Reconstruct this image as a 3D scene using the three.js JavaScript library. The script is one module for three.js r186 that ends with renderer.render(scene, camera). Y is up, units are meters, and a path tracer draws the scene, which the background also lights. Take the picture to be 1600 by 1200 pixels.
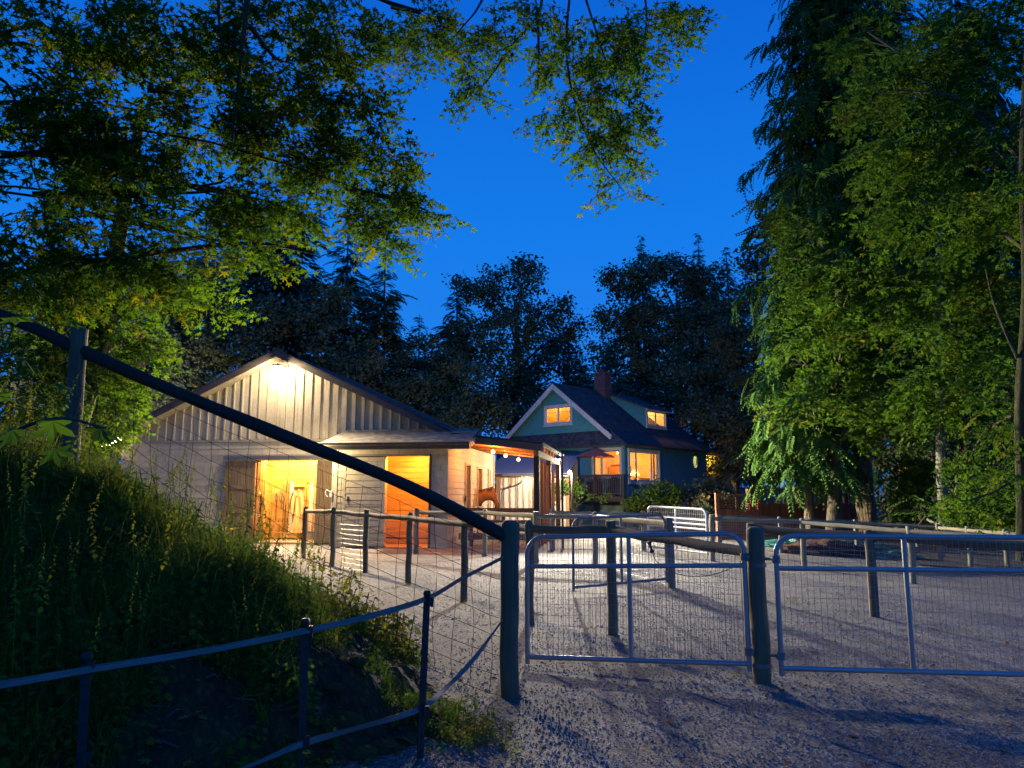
import * as THREE from 'three';
import { mergeGeometries, toCreasedNormals } from 'three/addons/utils/BufferGeometryUtils.js';
import { MarchingCubes } from 'three/addons/objects/MarchingCubes.js';
import { createNoise2D, createNoise3D } from 'simplex-noise';

// ---------- camera, sky, residual twilight, exposure ----------
const scene = new THREE.Scene();
const camera = new THREE.PerspectiveCamera(55.1, 4 / 3, 0.1, 600);
camera.position.set(0, 1.6, 0);
camera.lookAt(0, 1.6 + Math.tan(8.458 * Math.PI / 180), -1);

function twilightSky() {                       // deep blue evening air, the same all the way round
  const W = 256, H = 128, data = new Float32Array(W * H * 4);
  const stops = [[-90, .012, .10, .40], [0, .027, .180, .68], [12, .012, .180, .70], [20, .006, .165, .68], [36, .003, .105, .55], [60, .004, .085, .46], [90, .005, .070, .40]];
  for (let j = 0; j < H; j++) {
    const e = ((j + .5) / H - .5) * 180;
    let k = 0; while (k < stops.length - 2 && e > stops[k + 1][0]) k++;
    const a = stops[k], b = stops[k + 1], t = THREE.MathUtils.clamp((e - a[0]) / (b[0] - a[0]), 0, 1);
    for (let i = 0; i < W; i++) for (let c = 0; c < 4; c++) data[(j * W + i) * 4 + c] = c === 3 ? 1 : a[c + 1] + (b[c + 1] - a[c + 1]) * t;
  }
  const t = new THREE.DataTexture(data, W, H, THREE.RGBAFormat, THREE.FloatType);
  t.mapping = THREE.EquirectangularReflectionMapping; t.magFilter = THREE.LinearFilter; t.needsUpdate = true;
  return t;
}
scene.background = twilightSky();
scene.environment = scene.background;

const sun = new THREE.DirectionalLight(0x9fb4ff, 0.03);      // the last of the light after sunset
sun.position.set(-40, 60, 30); sun.castShadow = true; sun.shadow.radius = 40;
Object.assign(sun.shadow.camera, { left: -60, right: 60, top: 60, bottom: -60, near: 1, far: 200 });
scene.add(sun);

const renderer = new THREE.WebGLRenderer({ antialias: true });
renderer.toneMapping = THREE.LinearToneMapping;
renderer.toneMappingExposure = 1.22;
renderer.shadowMap.enabled = true;

// ---------- helpers ----------
let seedState = 7;
const seed = (s) => { seedState = s >>> 0; };
const rnd = () => { seedState = (seedState + 0x6d2b79f5) | 0; let t = Math.imul(seedState ^ (seedState >>> 15), 1 | seedState); t = (t + Math.imul(t ^ (t >>> 7), 61 | t)) ^ t; return ((t ^ (t >>> 14)) >>> 0) / 4294967296; };
const R = (a, b) => a + (b - a) * rnd();
const gauss = () => (rnd() + rnd() + rnd() - 1.5) * 1.15;
const pick = (a) => a[Math.floor(rnd() * a.length)];
seed(91); const n2 = createNoise2D(rnd), n3 = createNoise3D(rnd);
const V3 = (x, y, z) => new THREE.Vector3(x, y, z);
const clamp = THREE.MathUtils.clamp, smooth = THREE.MathUtils.smoothstep, lerp = THREE.MathUtils.lerp;

const used = new Map();
function numbered(name) { const n = used.get(name) || 0; used.set(name, n + 1); return n ? name + '_' + String(n).padStart(3, '0') : name; }
function thing(name, label, category, [x, y, z] = [0, 0, 0], turn = 0, group) {
  const o = new THREE.Group(); o.name = numbered(name); o.position.set(x, y, z); o.rotation.y = turn;
  o.userData = { label, category }; if (group) o.userData.group = group;
  scene.add(o); return o;
}
function part(name, geo, mat, parent, label) {
  const m = new THREE.Mesh(geo, mat); m.name = name; m.castShadow = m.receiveShadow = true;
  if (label) m.userData.label = label;
  parent.add(m); return m;
}
function struct(name, geo, mat, label) { const m = part(name, geo, mat, scene); m.userData = { kind: 'structure', label, category: name.replace(/_/g, ' ') }; return m; }
const asStuff = (m) => { m.userData.kind = 'stuff'; return m; };

// texture coordinates in metres from the face direction
function boxUV(g, along = 1, off = 0) {
  if (g.index) g = g.toNonIndexed();
  if (!g.attributes.normal) g.computeVertexNormals();
  const p = g.attributes.position, n = g.attributes.normal, uv = new Float32Array(p.count * 2);
  for (let i = 0; i < p.count; i += 3) {
    const nx = Math.abs(n.getX(i) + n.getX(i + 1) + n.getX(i + 2)), ny = Math.abs(n.getY(i) + n.getY(i + 1) + n.getY(i + 2)), nz = Math.abs(n.getZ(i) + n.getZ(i + 1) + n.getZ(i + 2));
    for (let k = i; k < i + 3; k++) {
      const x = p.getX(k), y = p.getY(k), z = p.getZ(k);
      let a, b;
      if (nx >= ny && nx >= nz) { a = z; b = y; } else if (ny >= nz) { a = x; b = z; } else { a = x; b = y; }
      uv[k * 2] = a * along + off; uv[k * 2 + 1] = b * along + off * 1.7;
    }
  }
  g.setAttribute('uv', new THREE.BufferAttribute(uv, 2));
  return g;
}
function bx(x0, x1, y0, y1, z0, z1) { const g = new THREE.BoxGeometry(Math.abs(x1 - x0), Math.abs(y1 - y0), Math.abs(z1 - z0)); g.translate((x0 + x1) / 2, (y0 + y1) / 2, (z0 + z1) / 2); return boxUV(g, 1, R(0, 3)); }
const merge = (list) => mergeGeometries(list.map((g) => { const h = g.index ? g.toNonIndexed() : g; for (const k of Object.keys(h.attributes)) if (!['position', 'normal', 'uv'].includes(k)) h.deleteAttribute(k); if (!h.attributes.uv) boxUV(h); return h; }));
// prism from a quad outline (x, y) pushed from z0 to z1
function prism(outline, z0, z1) { const s = new THREE.Shape(outline.map(([x, y]) => new THREE.Vector2(x, y))); const g = new THREE.ExtrudeGeometry(s, { depth: Math.abs(z1 - z0), bevelEnabled: false }); g.translate(0, 0, Math.min(z0, z1)); return boxUV(g, 1, R(0, 3)); }
function quadSlab(a, b, c, d, th) {            // four corners (counter-clockwise from above), thickness downwards
  const P = [a, b, c, d].map((p) => V3(...p)), n = P[1].clone().sub(P[0]).cross(P[3].clone().sub(P[0])).normalize();
  const Q = P.map((p) => p.clone().addScaledVector(n, -th)), tri = [];
  const f = (...q) => { tri.push(q[0], q[1], q[2], q[0], q[2], q[3]); };
  f(P[0], P[1], P[2], P[3]); f(Q[3], Q[2], Q[1], Q[0]);
  for (let i = 0; i < 4; i++) { const j = (i + 1) % 4; f(P[j], P[i], Q[i], Q[j]); }
  const g = new THREE.BufferGeometry().setFromPoints(tri); g.computeVertexNormals(); return boxUV(g);
}
// tapered tube through points with a radius at each; u round, v along, in metres
function tube(pts, radii, sides = 8, cap = true, wob = 0) {
  const P = pts.map((p) => (p.isVector3 ? p : V3(...p))), pos = [], uv = [], idx = [];
  let up = V3(0, 0, 1), len = 0;
  for (let i = 0; i < P.length; i++) {
    const t = P[Math.min(i + 1, P.length - 1)].clone().sub(P[Math.max(i - 1, 0)]).normalize();
    if (i) len += P[i].distanceTo(P[i - 1]);
    let s = t.clone().cross(up); if (s.lengthSq() < 1e-4) s = t.clone().cross(V3(1, 0, 0)); s.normalize(); up = s.clone().cross(t).normalize();
    const r = Array.isArray(radii) ? radii[i] : radii;
    for (let k = 0; k <= sides; k++) {
      const a = k / sides * Math.PI * 2, w = wob ? 1 + wob * n3(P[i].x * 3 + Math.cos(a), P[i].y * 3 + Math.sin(a), P[i].z * 3 + 5) : 1, q = P[i].clone().addScaledVector(s, Math.cos(a) * r * w).addScaledVector(up, Math.sin(a) * r * w);
      pos.push(q.x, q.y, q.z); uv.push(k / sides * 6.283 * r, len);
    }
  }
  for (let i = 0; i < P.length - 1; i++) for (let k = 0; k < sides; k++) { const a = i * (sides + 1) + k, b = a + sides + 1; idx.push(a, b, a + 1, b, b + 1, a + 1); }
  if (cap) for (const [i, o] of [[0, 1], [P.length - 1, 0]]) {
    const c = pos.length / 3; pos.push(P[i].x, P[i].y, P[i].z); uv.push(0, 0);
    for (let k = 0; k < sides; k++) { const a = i * (sides + 1) + k; o ? idx.push(c, a, a + 1) : idx.push(c, a + 1, a); }
  }
  const g = new THREE.BufferGeometry(); g.setAttribute('position', new THREE.Float32BufferAttribute(pos, 3)); g.setAttribute('uv', new THREE.Float32BufferAttribute(uv, 2)); g.setIndex(idx); g.computeVertexNormals();
  return toCreasedNormals(g, .9);
}
const curve = (pts, n) => new THREE.CatmullRomCurve3(pts.map((p) => (p.isVector3 ? p : V3(...p)))).getPoints(n);
function wire(a, b, r = .0016) {               // a straight wire, three-sided
  const A = V3(...a), B = V3(...b), t = B.clone().sub(A).normalize(), s = t.clone().cross(Math.abs(t.y) > .9 ? V3(1, 0, 0) : V3(0, 1, 0)).normalize(), u = s.clone().cross(t), tri = [], ring = [0, 1, 2].map((k) => s.clone().multiplyScalar(r * Math.cos(k * 2.0944)).addScaledVector(u, r * Math.sin(k * 2.0944)));
  for (let k = 0; k < 3; k++) { const p = ring[k], q = ring[(k + 1) % 3]; tri.push(A.clone().add(p), A.clone().add(q), B.clone().add(q), A.clone().add(p), B.clone().add(q), B.clone().add(p)); }
  return tri;
}
function wires(list) { const g = new THREE.BufferGeometry().setFromPoints(list.flat()); g.computeVertexNormals(); g.setAttribute('uv', new THREE.Float32BufferAttribute(new Float32Array(g.attributes.position.count * 2), 2)); return g; }

// ---------- textures ----------
function tiled(size, fn, srgb) {
  const d = new Uint8Array(size * size * 4);
  for (let j = 0; j < size; j++) for (let i = 0; i < size; i++) { const c = fn(i / size, j / size); for (let k = 0; k < 3; k++) d[(j * size + i) * 4 + k] = clamp(Math.round((Array.isArray(c) ? c[k] : c) * 255), 0, 255); d[(j * size + i) * 4 + 3] = 255; }
  const t = new THREE.DataTexture(d, size, size); t.wrapS = t.wrapT = THREE.RepeatWrapping; t.magFilter = THREE.LinearFilter; t.minFilter = THREE.LinearMipmapLinearFilter; t.generateMipmaps = true;
  if (srgb) t.colorSpace = THREE.SRGBColorSpace; t.needsUpdate = true; return t;
}
const hash = (i, j, s) => { let h = Math.imul(i, 374761393) + Math.imul(j, 668265263) + Math.imul(s, 2147483647 ^ 61); h = Math.imul(h ^ (h >>> 13), 1274126177); return ((h ^ (h >>> 16)) >>> 0) / 4294967296; };
function pn(u, v, fu, fv, s) {                 // periodic value noise, 0..1
  const x = u * fu, y = v * fv, i = Math.floor(x), j = Math.floor(y), a = x - i, b = y - j, sa = a * a * (3 - 2 * a), sb = b * b * (3 - 2 * b), m = (p, n) => ((p % n) + n) % n;
  const h = (p, q) => hash(m(p, fu), m(q, fv), s);
  return lerp(lerp(h(i, j), h(i + 1, j), sa), lerp(h(i, j + 1), h(i + 1, j + 1), sa), sb);
}
const fb = (u, v, f, s, o = 4) => { let t = 0, a = .5, n = 0; for (let k = 0; k < o; k++) { t += a * pn(u, v, f << k, f << k, s + k); n += a; a *= .5; } return t / n; };
function cells(u, v, n, s) {                   // periodic cell noise: [nearest, second nearest, id]
  const x = u * n, y = v * n, i0 = Math.floor(x), j0 = Math.floor(y); let d1 = 9, d2 = 9, id = 0;
  for (let j = j0 - 1; j <= j0 + 1; j++) for (let i = i0 - 1; i <= i0 + 1; i++) {
    const mi = ((i % n) + n) % n, mj = ((j % n) + n) % n, dx = i + hash(mi, mj, s) - x, dy = j + hash(mi, mj, s + 9) - y, d = Math.hypot(dx, dy);
    if (d < d1) { d2 = d1; d1 = d; id = hash(mi, mj, s + 5); } else if (d < d2) d2 = d;
  }
  return [d1, d2, id];
}
const rep = (t, x, y = x) => { const c = t.clone(); c.repeat.set(x, y); c.needsUpdate = true; return c; };
const grainV = tiled(512, (u, v) => { const g = pn(u, v, 48, 3, 1) * .5 + pn(u, v, 120, 5, 2) * .3 + pn(u, v, 200, 12, 3) * .2; return .62 + .34 * g + .1 * (fb(u, v, 4, 8) - .5); }, true);   // grain runs along v
const grainU = tiled(512, (u, v) => { const g = pn(u, v, 3, 48, 1) * .5 + pn(u, v, 5, 120, 2) * .3 + pn(u, v, 12, 200, 3) * .2; return .62 + .34 * g + .1 * (fb(u, v, 4, 8) - .5); }, true);
const paint = tiled(512, (u, v) => { const s = Math.max(0, pn(u, v, 60, 4, 21) - .72) * .7; return .9 + .14 * (fb(u, v, 6, 11) - .5) + .1 * (fb(u, v, 40, 13, 2) - .5) - s; }, true);
const gravelC = tiled(1024, (u, v) => { const [d1, d2, id] = cells(u, v, 74, 3), w = fb(u, v, 5, 6); const b = (.42 + .46 * id) * (d2 - d1 < .1 ? .72 : 1) * (.78 + .44 * w); return [b * 1.0, b * .985, b * .96]; }, true);
const gravelB = tiled(1024, (u, v) => { const [d1, d2, id] = cells(u, v, 74, 3); return clamp((d2 - d1) * 1.3, 0, 1) * (.45 + .55 * id) + .12 * fb(u, v, 90, 4, 2); });
const soilC = tiled(1024, (u, v) => { const a = fb(u, v, 10, 31, 6), b = fb(u, v, 60, 37, 3), [d1, , id] = cells(u, v, 40, 41); const leaf = d1 < .38 && id > .62 ? (id - .62) * 1.3 : 0; return [.30 + .34 * a + .22 * (b - .5) + leaf * .6, .26 + .30 * a + .2 * (b - .5) + leaf * .42, .18 + .2 * a + .14 * (b - .5) + leaf * .14]; }, true);
const soilB = tiled(1024, (u, v) => .55 * fb(u, v, 16, 33, 5) + .45 * (1 - cells(u, v, 40, 41)[0]));
const shingle = tiled(1024, (u, v) => { const row = Math.floor(v * 14), c = Math.floor(u * 12 + (row % 2) * .5 + hash(row, 3, 7) * .3), f = v * 14 - row, k = hash(((c % 12) + 12) % 12, row, 17); return (.62 + .3 * k + .14 * (fb(u, v, 90, 19, 2) - .5)) * (f < .08 ? .7 : 1); }, true);
const shingleB = tiled(512, (u, v) => { const row = Math.floor(v * 14), f = v * 14 - row; return .2 + .7 * (1 - f) + .1 * fb(u, v, 120, 23, 2); });
const barkC = tiled(512, (u, v) => .45 + .5 * Math.pow(pn(u, v, 20, 3, 51) * .6 + pn(u, v, 44, 8, 53) * .4, 1.2) + .15 * (fb(u, v, 30, 57, 3) - .5), true);
const barkB = tiled(512, (u, v) => pn(u, v, 20, 3, 51) * .6 + pn(u, v, 44, 8, 53) * .3 + .1 * fb(u, v, 50, 58, 2));
const brickC = tiled(256, (u, v) => { const r = Math.floor(v * 8), x = u * 4 + (r % 2) * .5, c = Math.floor(x), f = v * 8 - r, g = x - c; return f < .14 || g < .07 ? [.62, .6, .6] : [.42 + .3 * hash(c % 4, r, 3), .36 + .24 * hash(c % 4, r, 4), .38 + .2 * hash(c % 4, r, 5)]; }, true);
const grit = tiled(512, (u, v) => .75 + .3 * (fb(u, v, 60, 61, 3) - .5) + .25 * (fb(u, v, 5, 63, 3) - .5), true);
const gritB = tiled(512, (u, v) => fb(u, v, 70, 65, 3));

const lin = (r, g, b) => new THREE.Color().setRGB(r, g, b);
const std = (c, rough, o = {}) => new THREE.MeshStandardMaterial({ color: Array.isArray(c) ? lin(...c) : c, roughness: rough, ...o });
const leafMat = (c, t = .45) => new THREE.MeshPhysicalMaterial({ color: lin(...c), roughness: 1, transmission: t, thickness: 0, specularIntensity: .2, side: THREE.DoubleSide });   // lets light through
const dullLeaf = (c, rough = .8) => new THREE.MeshPhysicalMaterial({ color: lin(...c), roughness: rough, specularIntensity: .3, side: THREE.DoubleSide });
const M = {
  barnBoard: [0, 1, 2].map((k) => std([[.48, .43, .32], [.45, .40, .30], [.51, .455, .34]][k], .8, { map: rep(paint, .5), bumpMap: rep(grainU, .7), bumpScale: .004 })),
  gableBoard: [0, 1, 2].map((k) => std([[.48, .43, .32], [.45, .40, .30], [.51, .455, .34]][k], .8, { map: rep(paint, .5), bumpMap: rep(grainV, .7), bumpScale: .004 })),
  barnTrim: std([.36, .33, .27], .75, { map: paint }),
  brownDoor: std([.235, .16, .085], .7, { map: rep(grainV, .8), bumpMap: rep(grainV, .8), bumpScale: .004 }),
  plank: [0, 1, 2, 3].map((k) => std([[.64, .41, .17], [.58, .36, .14], [.69, .45, .20], [.61, .37, .13]][k], .55, { map: rep(grainU, .9), bumpMap: rep(grainU, .9), bumpScale: .003 })),
  darkWood: std([.045, .034, .026], .75, { map: grainV, bumpMap: grainV, bumpScale: .004 }),
  roofDark: std([.055, .05, .048], .9, { map: rep(shingle, .5), bumpMap: rep(shingleB, .5), bumpScale: .01 }),
  roofAnnex: std([.22, .20, .165], .95, { map: rep(shingle, .5), bumpMap: rep(shingleB, .5), bumpScale: .012 }),
  roofHouse: std([.095, .095, .11], .92, { map: rep(shingle, .45), bumpMap: rep(shingleB, .45), bumpScale: .012 }),
  fascia: std([.11, .085, .07], .7, { map: grainU }),
  whiteTrim: std([.72, .70, .72], .6, { map: rep(paint, .6) }),
  teal: std([.085, .29, .41], .7, { map: rep(paint, .5) }),
  tealLight: std([.10, .36, .36], .7, { map: rep(paint, .5) }),
  cream: std([.66, .58, .36], .85, { map: rep(grit, .5) }),
  mint: std([.42, .58, .46], .85, { map: rep(grit, .5) }),
  brick: std([.42, .33, .34], .9, { map: brickC, bumpMap: brickC, bumpScale: .006 }),
  deckWood: std([.14, .085, .07], .7, { map: grainV, bumpMap: grainV, bumpScale: .003 }),
  redwood: [0, 1, 2].map((k) => std([[.20, .058, .028], [.17, .05, .024], [.23, .07, .034]][k], .75, { map: rep(grainV, .8), bumpMap: rep(grainV, .8), bumpScale: .004 })),
  orangeWood: [0, 1].map((k) => std([[.48, .25, .10], [.42, .21, .085]][k], .7, { map: rep(grainV, .8), bumpMap: rep(grainV, .8), bumpScale: .004 })),
  log: [0, 1, 2].map((k) => std([[.25, .21, .125], [.22, .185, .11], [.28, .235, .145]][k], .85, { map: rep(grainV, 1.2), bumpMap: rep(grainV, 1.2), bumpScale: .008 })),
  greenLog: [0, 1].map((k) => std([[.34, .33, .22], [.38, .36, .25]][k], .85, { map: rep(grainV, 1.2), bumpMap: rep(grainV, 1.2), bumpScale: .008 })),
  galv: std([.36, .37, .39], .38, { metalness: .7, roughnessMap: null, bumpMap: rep(gritB, 2), bumpScale: .0006 }),
  whiteMetal: std([.72, .72, .74], .4, { metalness: .2 }),
  wire: std([.34, .34, .34], .45, { metalness: .6 }),
  darkWire: std([.035, .03, .026], .7, { metalness: .3 }),
  black: std([.02, .02, .022], .6),
  steel: std([.22, .22, .23], .5, { metalness: .7 }),
  tape: std([.30, .245, .23], .75, { map: rep(grainU, 2) }),
  gravel: std([.345, .345, .365], .92, { map: rep(gravelC, .68), bumpMap: rep(gravelB, .68), bumpScale: .005, vertexColors: true }),
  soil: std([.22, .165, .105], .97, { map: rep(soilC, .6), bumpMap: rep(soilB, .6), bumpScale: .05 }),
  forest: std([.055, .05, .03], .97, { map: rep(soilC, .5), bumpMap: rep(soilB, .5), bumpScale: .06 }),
  stone: std([.40, .40, .41], .9, { map: rep(grit, 3) }),
  bark: std([.135, .105, .075], .92, { map: rep(barkC, .8), bumpMap: rep(barkB, .8), bumpScale: .03 }),
  cedarBark: std([.26, .19, .125], .92, { map: rep(barkC, 1), bumpMap: rep(barkB, 1), bumpScale: .035 }),
  alderBark: std([.30, .29, .26], .9, { map: rep(grit, 1.4), bumpMap: rep(barkB, 1), bumpScale: .02 }),
  mossBark: std([.13, .135, .04], .97, { map: rep(barkC, .8), bumpMap: rep(soilB, 2), bumpScale: .04 }),
  maple: leafMat([.078, .170, .009], .5), bigLeaf: leafMat([.05, .12, .012], .5),
  far: dullLeaf([.100, .130, .072]), needle: dullLeaf([.080, .120, .068]), cedarLeaf: dullLeaf([.050, .115, .022]), shrub: dullLeaf([.066, .13, .018]),
  grass: leafMat([.12, .19, .022], .5), weed: leafMat([.09, .18, .014], .55), yellowWeed: leafMat([.36, .33, .03], .45), litter: leafMat([.34, .17, .05], .3), moss: std([.12, .13, .03], 1, { bumpMap: rep(soilB, 3), bumpScale: .03 }),
  tarp: std([.035, .20, .165], .5, { bumpMap: rep(gritB, .6), bumpScale: .03 }), chips: std([.46, .21, .08], .95, { map: rep(soilC, 1.2), bumpMap: rep(soilB, 2), bumpScale: .05 }),
  glass: new THREE.MeshPhysicalMaterial({ color: 0xffffff, roughness: .03, transmission: 1, thickness: 0, ior: 1.45 }),
  plaster: std([.72, .60, .40], .9, { map: rep(paint, .4) }),
  furniture: std([.42, .22, .10], .8), fabric: std([.55, .42, .28], .95),
  red: std([.36, .045, .035], .85), concrete: std([.42, .40, .37], .9, { map: rep(grit, 1) }),
  canvas: std([.55, .42, .27], .95, { bumpMap: rep(gritB, 2), bumpScale: .006 }), navy: std([.05, .07, .13], .9), olive: std([.05, .16, .08], .6), rubber: std([.03, .03, .032], .8), yellow: std([.62, .46, .05], .5), tubGreen: std([.09, .24, .14], .55),
  sheet: std([.60, .52, .43], .7, { bumpMap: rep(gritB, .5), bumpScale: .04 }), corrug: std([.34, .35, .38], .5, { metalness: .4 }), horse: std([.20, .095, .045], .75), horseDark: std([.05, .028, .018], .85), skin: std([.30, .22, .18], .8),
};
const glow = (c, k) => new THREE.MeshStandardMaterial({ color: 0x111111, emissive: new THREE.Color(c), emissiveIntensity: k, roughness: .5 });
function bulb(parent, name, [x, y, z], r, colour, seen, candela, label) {   // a glowing globe and the light inside it
  const b = part(name, new THREE.SphereGeometry(r, 16, 12), glow(colour, seen), parent, label); b.position.set(x, y, z); b.castShadow = false;
  const l = new THREE.PointLight(colour, candela, 0, 2); l.position.set(x, y, z); l.castShadow = true; l.shadow.radius = Math.max(1, r / .02); parent.add(l);
  return b;
}

// ---------- land ----------
const toe = [[-9, .4], [-5.2, 1.6], [-3.4, 2.5], [-2, 3.25], [-1.0, 4.3], [-.55, 5.2], [-.42, 6.1], [-.95, 7], [-1.7, 8.45], [-2.9, 10.7], [-5.3, 16], [-8.2, 20.6], [-12, 22.2], [-30, 22.4]];   // foot of the bank: x, distance
function bankSide(x, d) {
  let best = 1e9, side = 1;
  for (let i = 0; i < toe.length - 1; i++) {
    const [ax, ad] = toe[i], [bx_, bd] = toe[i + 1], ux = bx_ - ax, ud = bd - ad, L = ux * ux + ud * ud, t = clamp(((x - ax) * ux + (d - ad) * ud) / L, 0, 1), q = Math.hypot(x - ax - ux * t, d - ad - ud * t);
    if (q < best) { best = q; side = ux * (d - ad) - ud * (x - ax) > 0 ? 1 : -1; }
  }
  return best * side;
}
const groundY = (x, z) => -.04 * clamp(x - 3, 0, 14) + .014 * n2(x * .35, z * .35) + .004 * n2(x * 1.3 + 9, z * 1.3);
function bankY(x, z) {
  const s = bankSide(x, -z) + .12 * n2(x * 1.4, z * 1.4);
  let h = s < 0 ? s * .9 : s < 2.6 ? .62 * s * smooth(s, -.2, .7) : 1.612 + .36 * (s - 2.6) - .012 * (s - 2.6) * (s - 2.6);
  if (s > 0) h *= 1 - .42 * smooth(-z, 6.5, 12);
  if (s > .1) h += .07 * n2(x * .9 + 4, z * .9) + .04 * n2(x * 3, z * 3 + 7) + .022 * n2(x * 7, z * 7 + 3);
  return Math.min(h, 3.2);
}
const landY = (x, z) => Math.max(groundY(x, z), bankY(x, z));
function sheet(xs, zs, yf, keep) {
  const pos = [], uv = [], idx = [], id = new Map();
  const v = (i, j) => { const k = i * 4096 + j; if (!id.has(k)) { id.set(k, pos.length / 3); pos.push(xs[i], yf(xs[i], zs[j]), zs[j]); uv.push(xs[i], zs[j]); } return id.get(k); };
  for (let i = 0; i < xs.length - 1; i++) for (let j = 0; j < zs.length - 1; j++) {
    if (keep && !keep((xs[i] + xs[i + 1]) / 2, (zs[j] + zs[j + 1]) / 2)) continue;
    const a = v(i, j), b = v(i + 1, j), c = v(i + 1, j + 1), d = v(i, j + 1); idx.push(a, b, c, a, c, d);
  }
  const g = new THREE.BufferGeometry(); g.setAttribute('position', new THREE.Float32BufferAttribute(pos, 3)); g.setAttribute('uv', new THREE.Float32BufferAttribute(uv, 2)); g.setIndex(idx.flatMap((_, k) => (k % 3 ? [] : [idx[k], idx[k + 2], idx[k + 1]]))); g.computeVertexNormals(); return g;
}
function patches(g) {                         // worn and dusty patches in the gravel
  const p = g.attributes.position, c = new Float32Array(p.count * 3);
  for (let i = 0; i < p.count; i++) { const x = p.getX(i), z = p.getZ(i), a = .9 + .16 * n2(x * .45, z * .25) + .10 * n2(x * 1.6 + 5, z * 1.6), w = .04 * n2(x * .3 + 20, z * .3); c.set([a * (1 + w), a, a * (1 - w)], i * 3); }
  g.setAttribute('color', new THREE.BufferAttribute(c, 3)); return g;
}
const range = (a, b, s) => Array.from({ length: Math.round((b - a) / s) + 1 }, (_, k) => a + k * s);
struct('ground', patches(sheet([-400, -150, -70, -40, -26, ...range(-18, 24, .35), 32, 45, 80, 160, 400], [-500, -200, -110, -70, -50, ...range(-44, 4, .35), 10, 30, 120], groundY)), M.gravel, 'grey gravel yard running back to the barn and house');
struct('bank', sheet([...range(-30, -8.5, .5), ...range(-8, .6, .09)], [...range(-23.4, -10.2, .3), ...range(-9.9, 3, .09)], bankY, (x, z) => bankSide(x, -z) > -.5), M.soil, 'earth bank with grass and weeds left of the gates');
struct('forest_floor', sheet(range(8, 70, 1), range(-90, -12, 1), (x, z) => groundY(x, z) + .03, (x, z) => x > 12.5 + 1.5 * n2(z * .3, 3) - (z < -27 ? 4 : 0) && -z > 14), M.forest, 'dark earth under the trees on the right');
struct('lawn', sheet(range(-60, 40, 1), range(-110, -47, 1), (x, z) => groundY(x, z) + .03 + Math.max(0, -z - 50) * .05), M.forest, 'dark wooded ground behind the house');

seed(11);
function scatter(name, geo, mat, spots, label, category, parent, shadow = true) {      // spots: [x, y, z, rotX, rotY, rotZ, sx, sy, sz, r, g, b]
  const im = new THREE.InstancedMesh(geo, mat, spots.length), o = new THREE.Object3D(), c = new THREE.Color(); im.name = parent ? name : numbered(name);
  o.rotation.order = 'YXZ';
  spots.forEach((s, i) => { o.position.set(s[0], s[1], s[2]); o.rotation.set(s[3], s[4], s[5]); o.scale.set(s[6], s[7], s[8]); o.updateMatrix(); im.setMatrixAt(i, o.matrix); c.setRGB(s[9] ?? 1, s[10] ?? 1, s[11] ?? 1); im.setColorAt(i, c); });
  im.castShadow = shadow; im.receiveShadow = true;
  if (parent) parent.add(im); else { im.userData = { kind: 'stuff', label, category }; scene.add(im); }
  return im;
}
{ // loose stones on the gravel
  const g = new THREE.IcosahedronGeometry(1, 0), sp = [];
  while (sp.length < 70000) {
    const d = 3.2 + 15 * Math.pow(rnd(), 1.5), x = R(-.62, .82) * d + R(-.2, .2); if (bankSide(x, d) > -.03 || n2(x * .8, d * .8) < R(-2.2, -.3)) continue;
    const s = R(.003, .0075) * (rnd() < .05 ? 1.7 : 1), k = R(.55, 1.45), w = R(.93, 1.07);
    sp.push([x, groundY(x, -d) + s * .2, -d, R(0, 3), R(0, 6), R(0, 3), s * R(.9, 1.4), s * R(.5, .8), s, k * w, k, k / w]);
  }
  scatter('gravel_stones', g, M.stone, sp, 'loose grey stones strewn over the gravel yard', 'gravel');
}

// ---------- fences ----------
function log(r, h, seedAt, top = 'dome') {     // upright round post, foot at 0
  const y = [-.25, 0, h * .25, h * .5, h * .75, h - r * .9, h - r * .35, h], k = top === 'cut' ? [1, 1, 1, 1, 1, 1, 1, .98] : top === 'point' ? [1, 1, 1, 1, 1, 1, .98, .62] : [1.03, 1.02, 1, 1, .99, .99, .86, .45];
  return tube(y.map((v, i) => V3(.012 * n2(v * 2 + seedAt, seedAt), v, .012 * n2(v * 2 + seedAt, seedAt + 7))), k.map((q) => q * r), 12, true, .05);
}
const logs = [0, 1, 2, 3].map((k) => log(.062, 1.25, k * 13 + 2, k % 2 ? 'dome' : 'cut'));
function roundRail(a, b, r, mat, parent, bow = .012) {
  const A = V3(...a), B = V3(...b), n = 7, P = [], k = R(0, 50);
  for (let i = 0; i <= n; i++) { const t = i / n, q = A.clone().lerp(B, t); q.y += bow * n2(t * 2 + k, k) - .01 * Math.sin(t * 3.14); q.x += bow * .5 * n2(t * 2 + k, k + 9); P.push(q); }
  return part('rail', tube(P, P.map((_, i) => r * (1 + .06 * Math.sin(i * 1.7 + k))), 9, true, .04), mat, parent);
}
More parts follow.
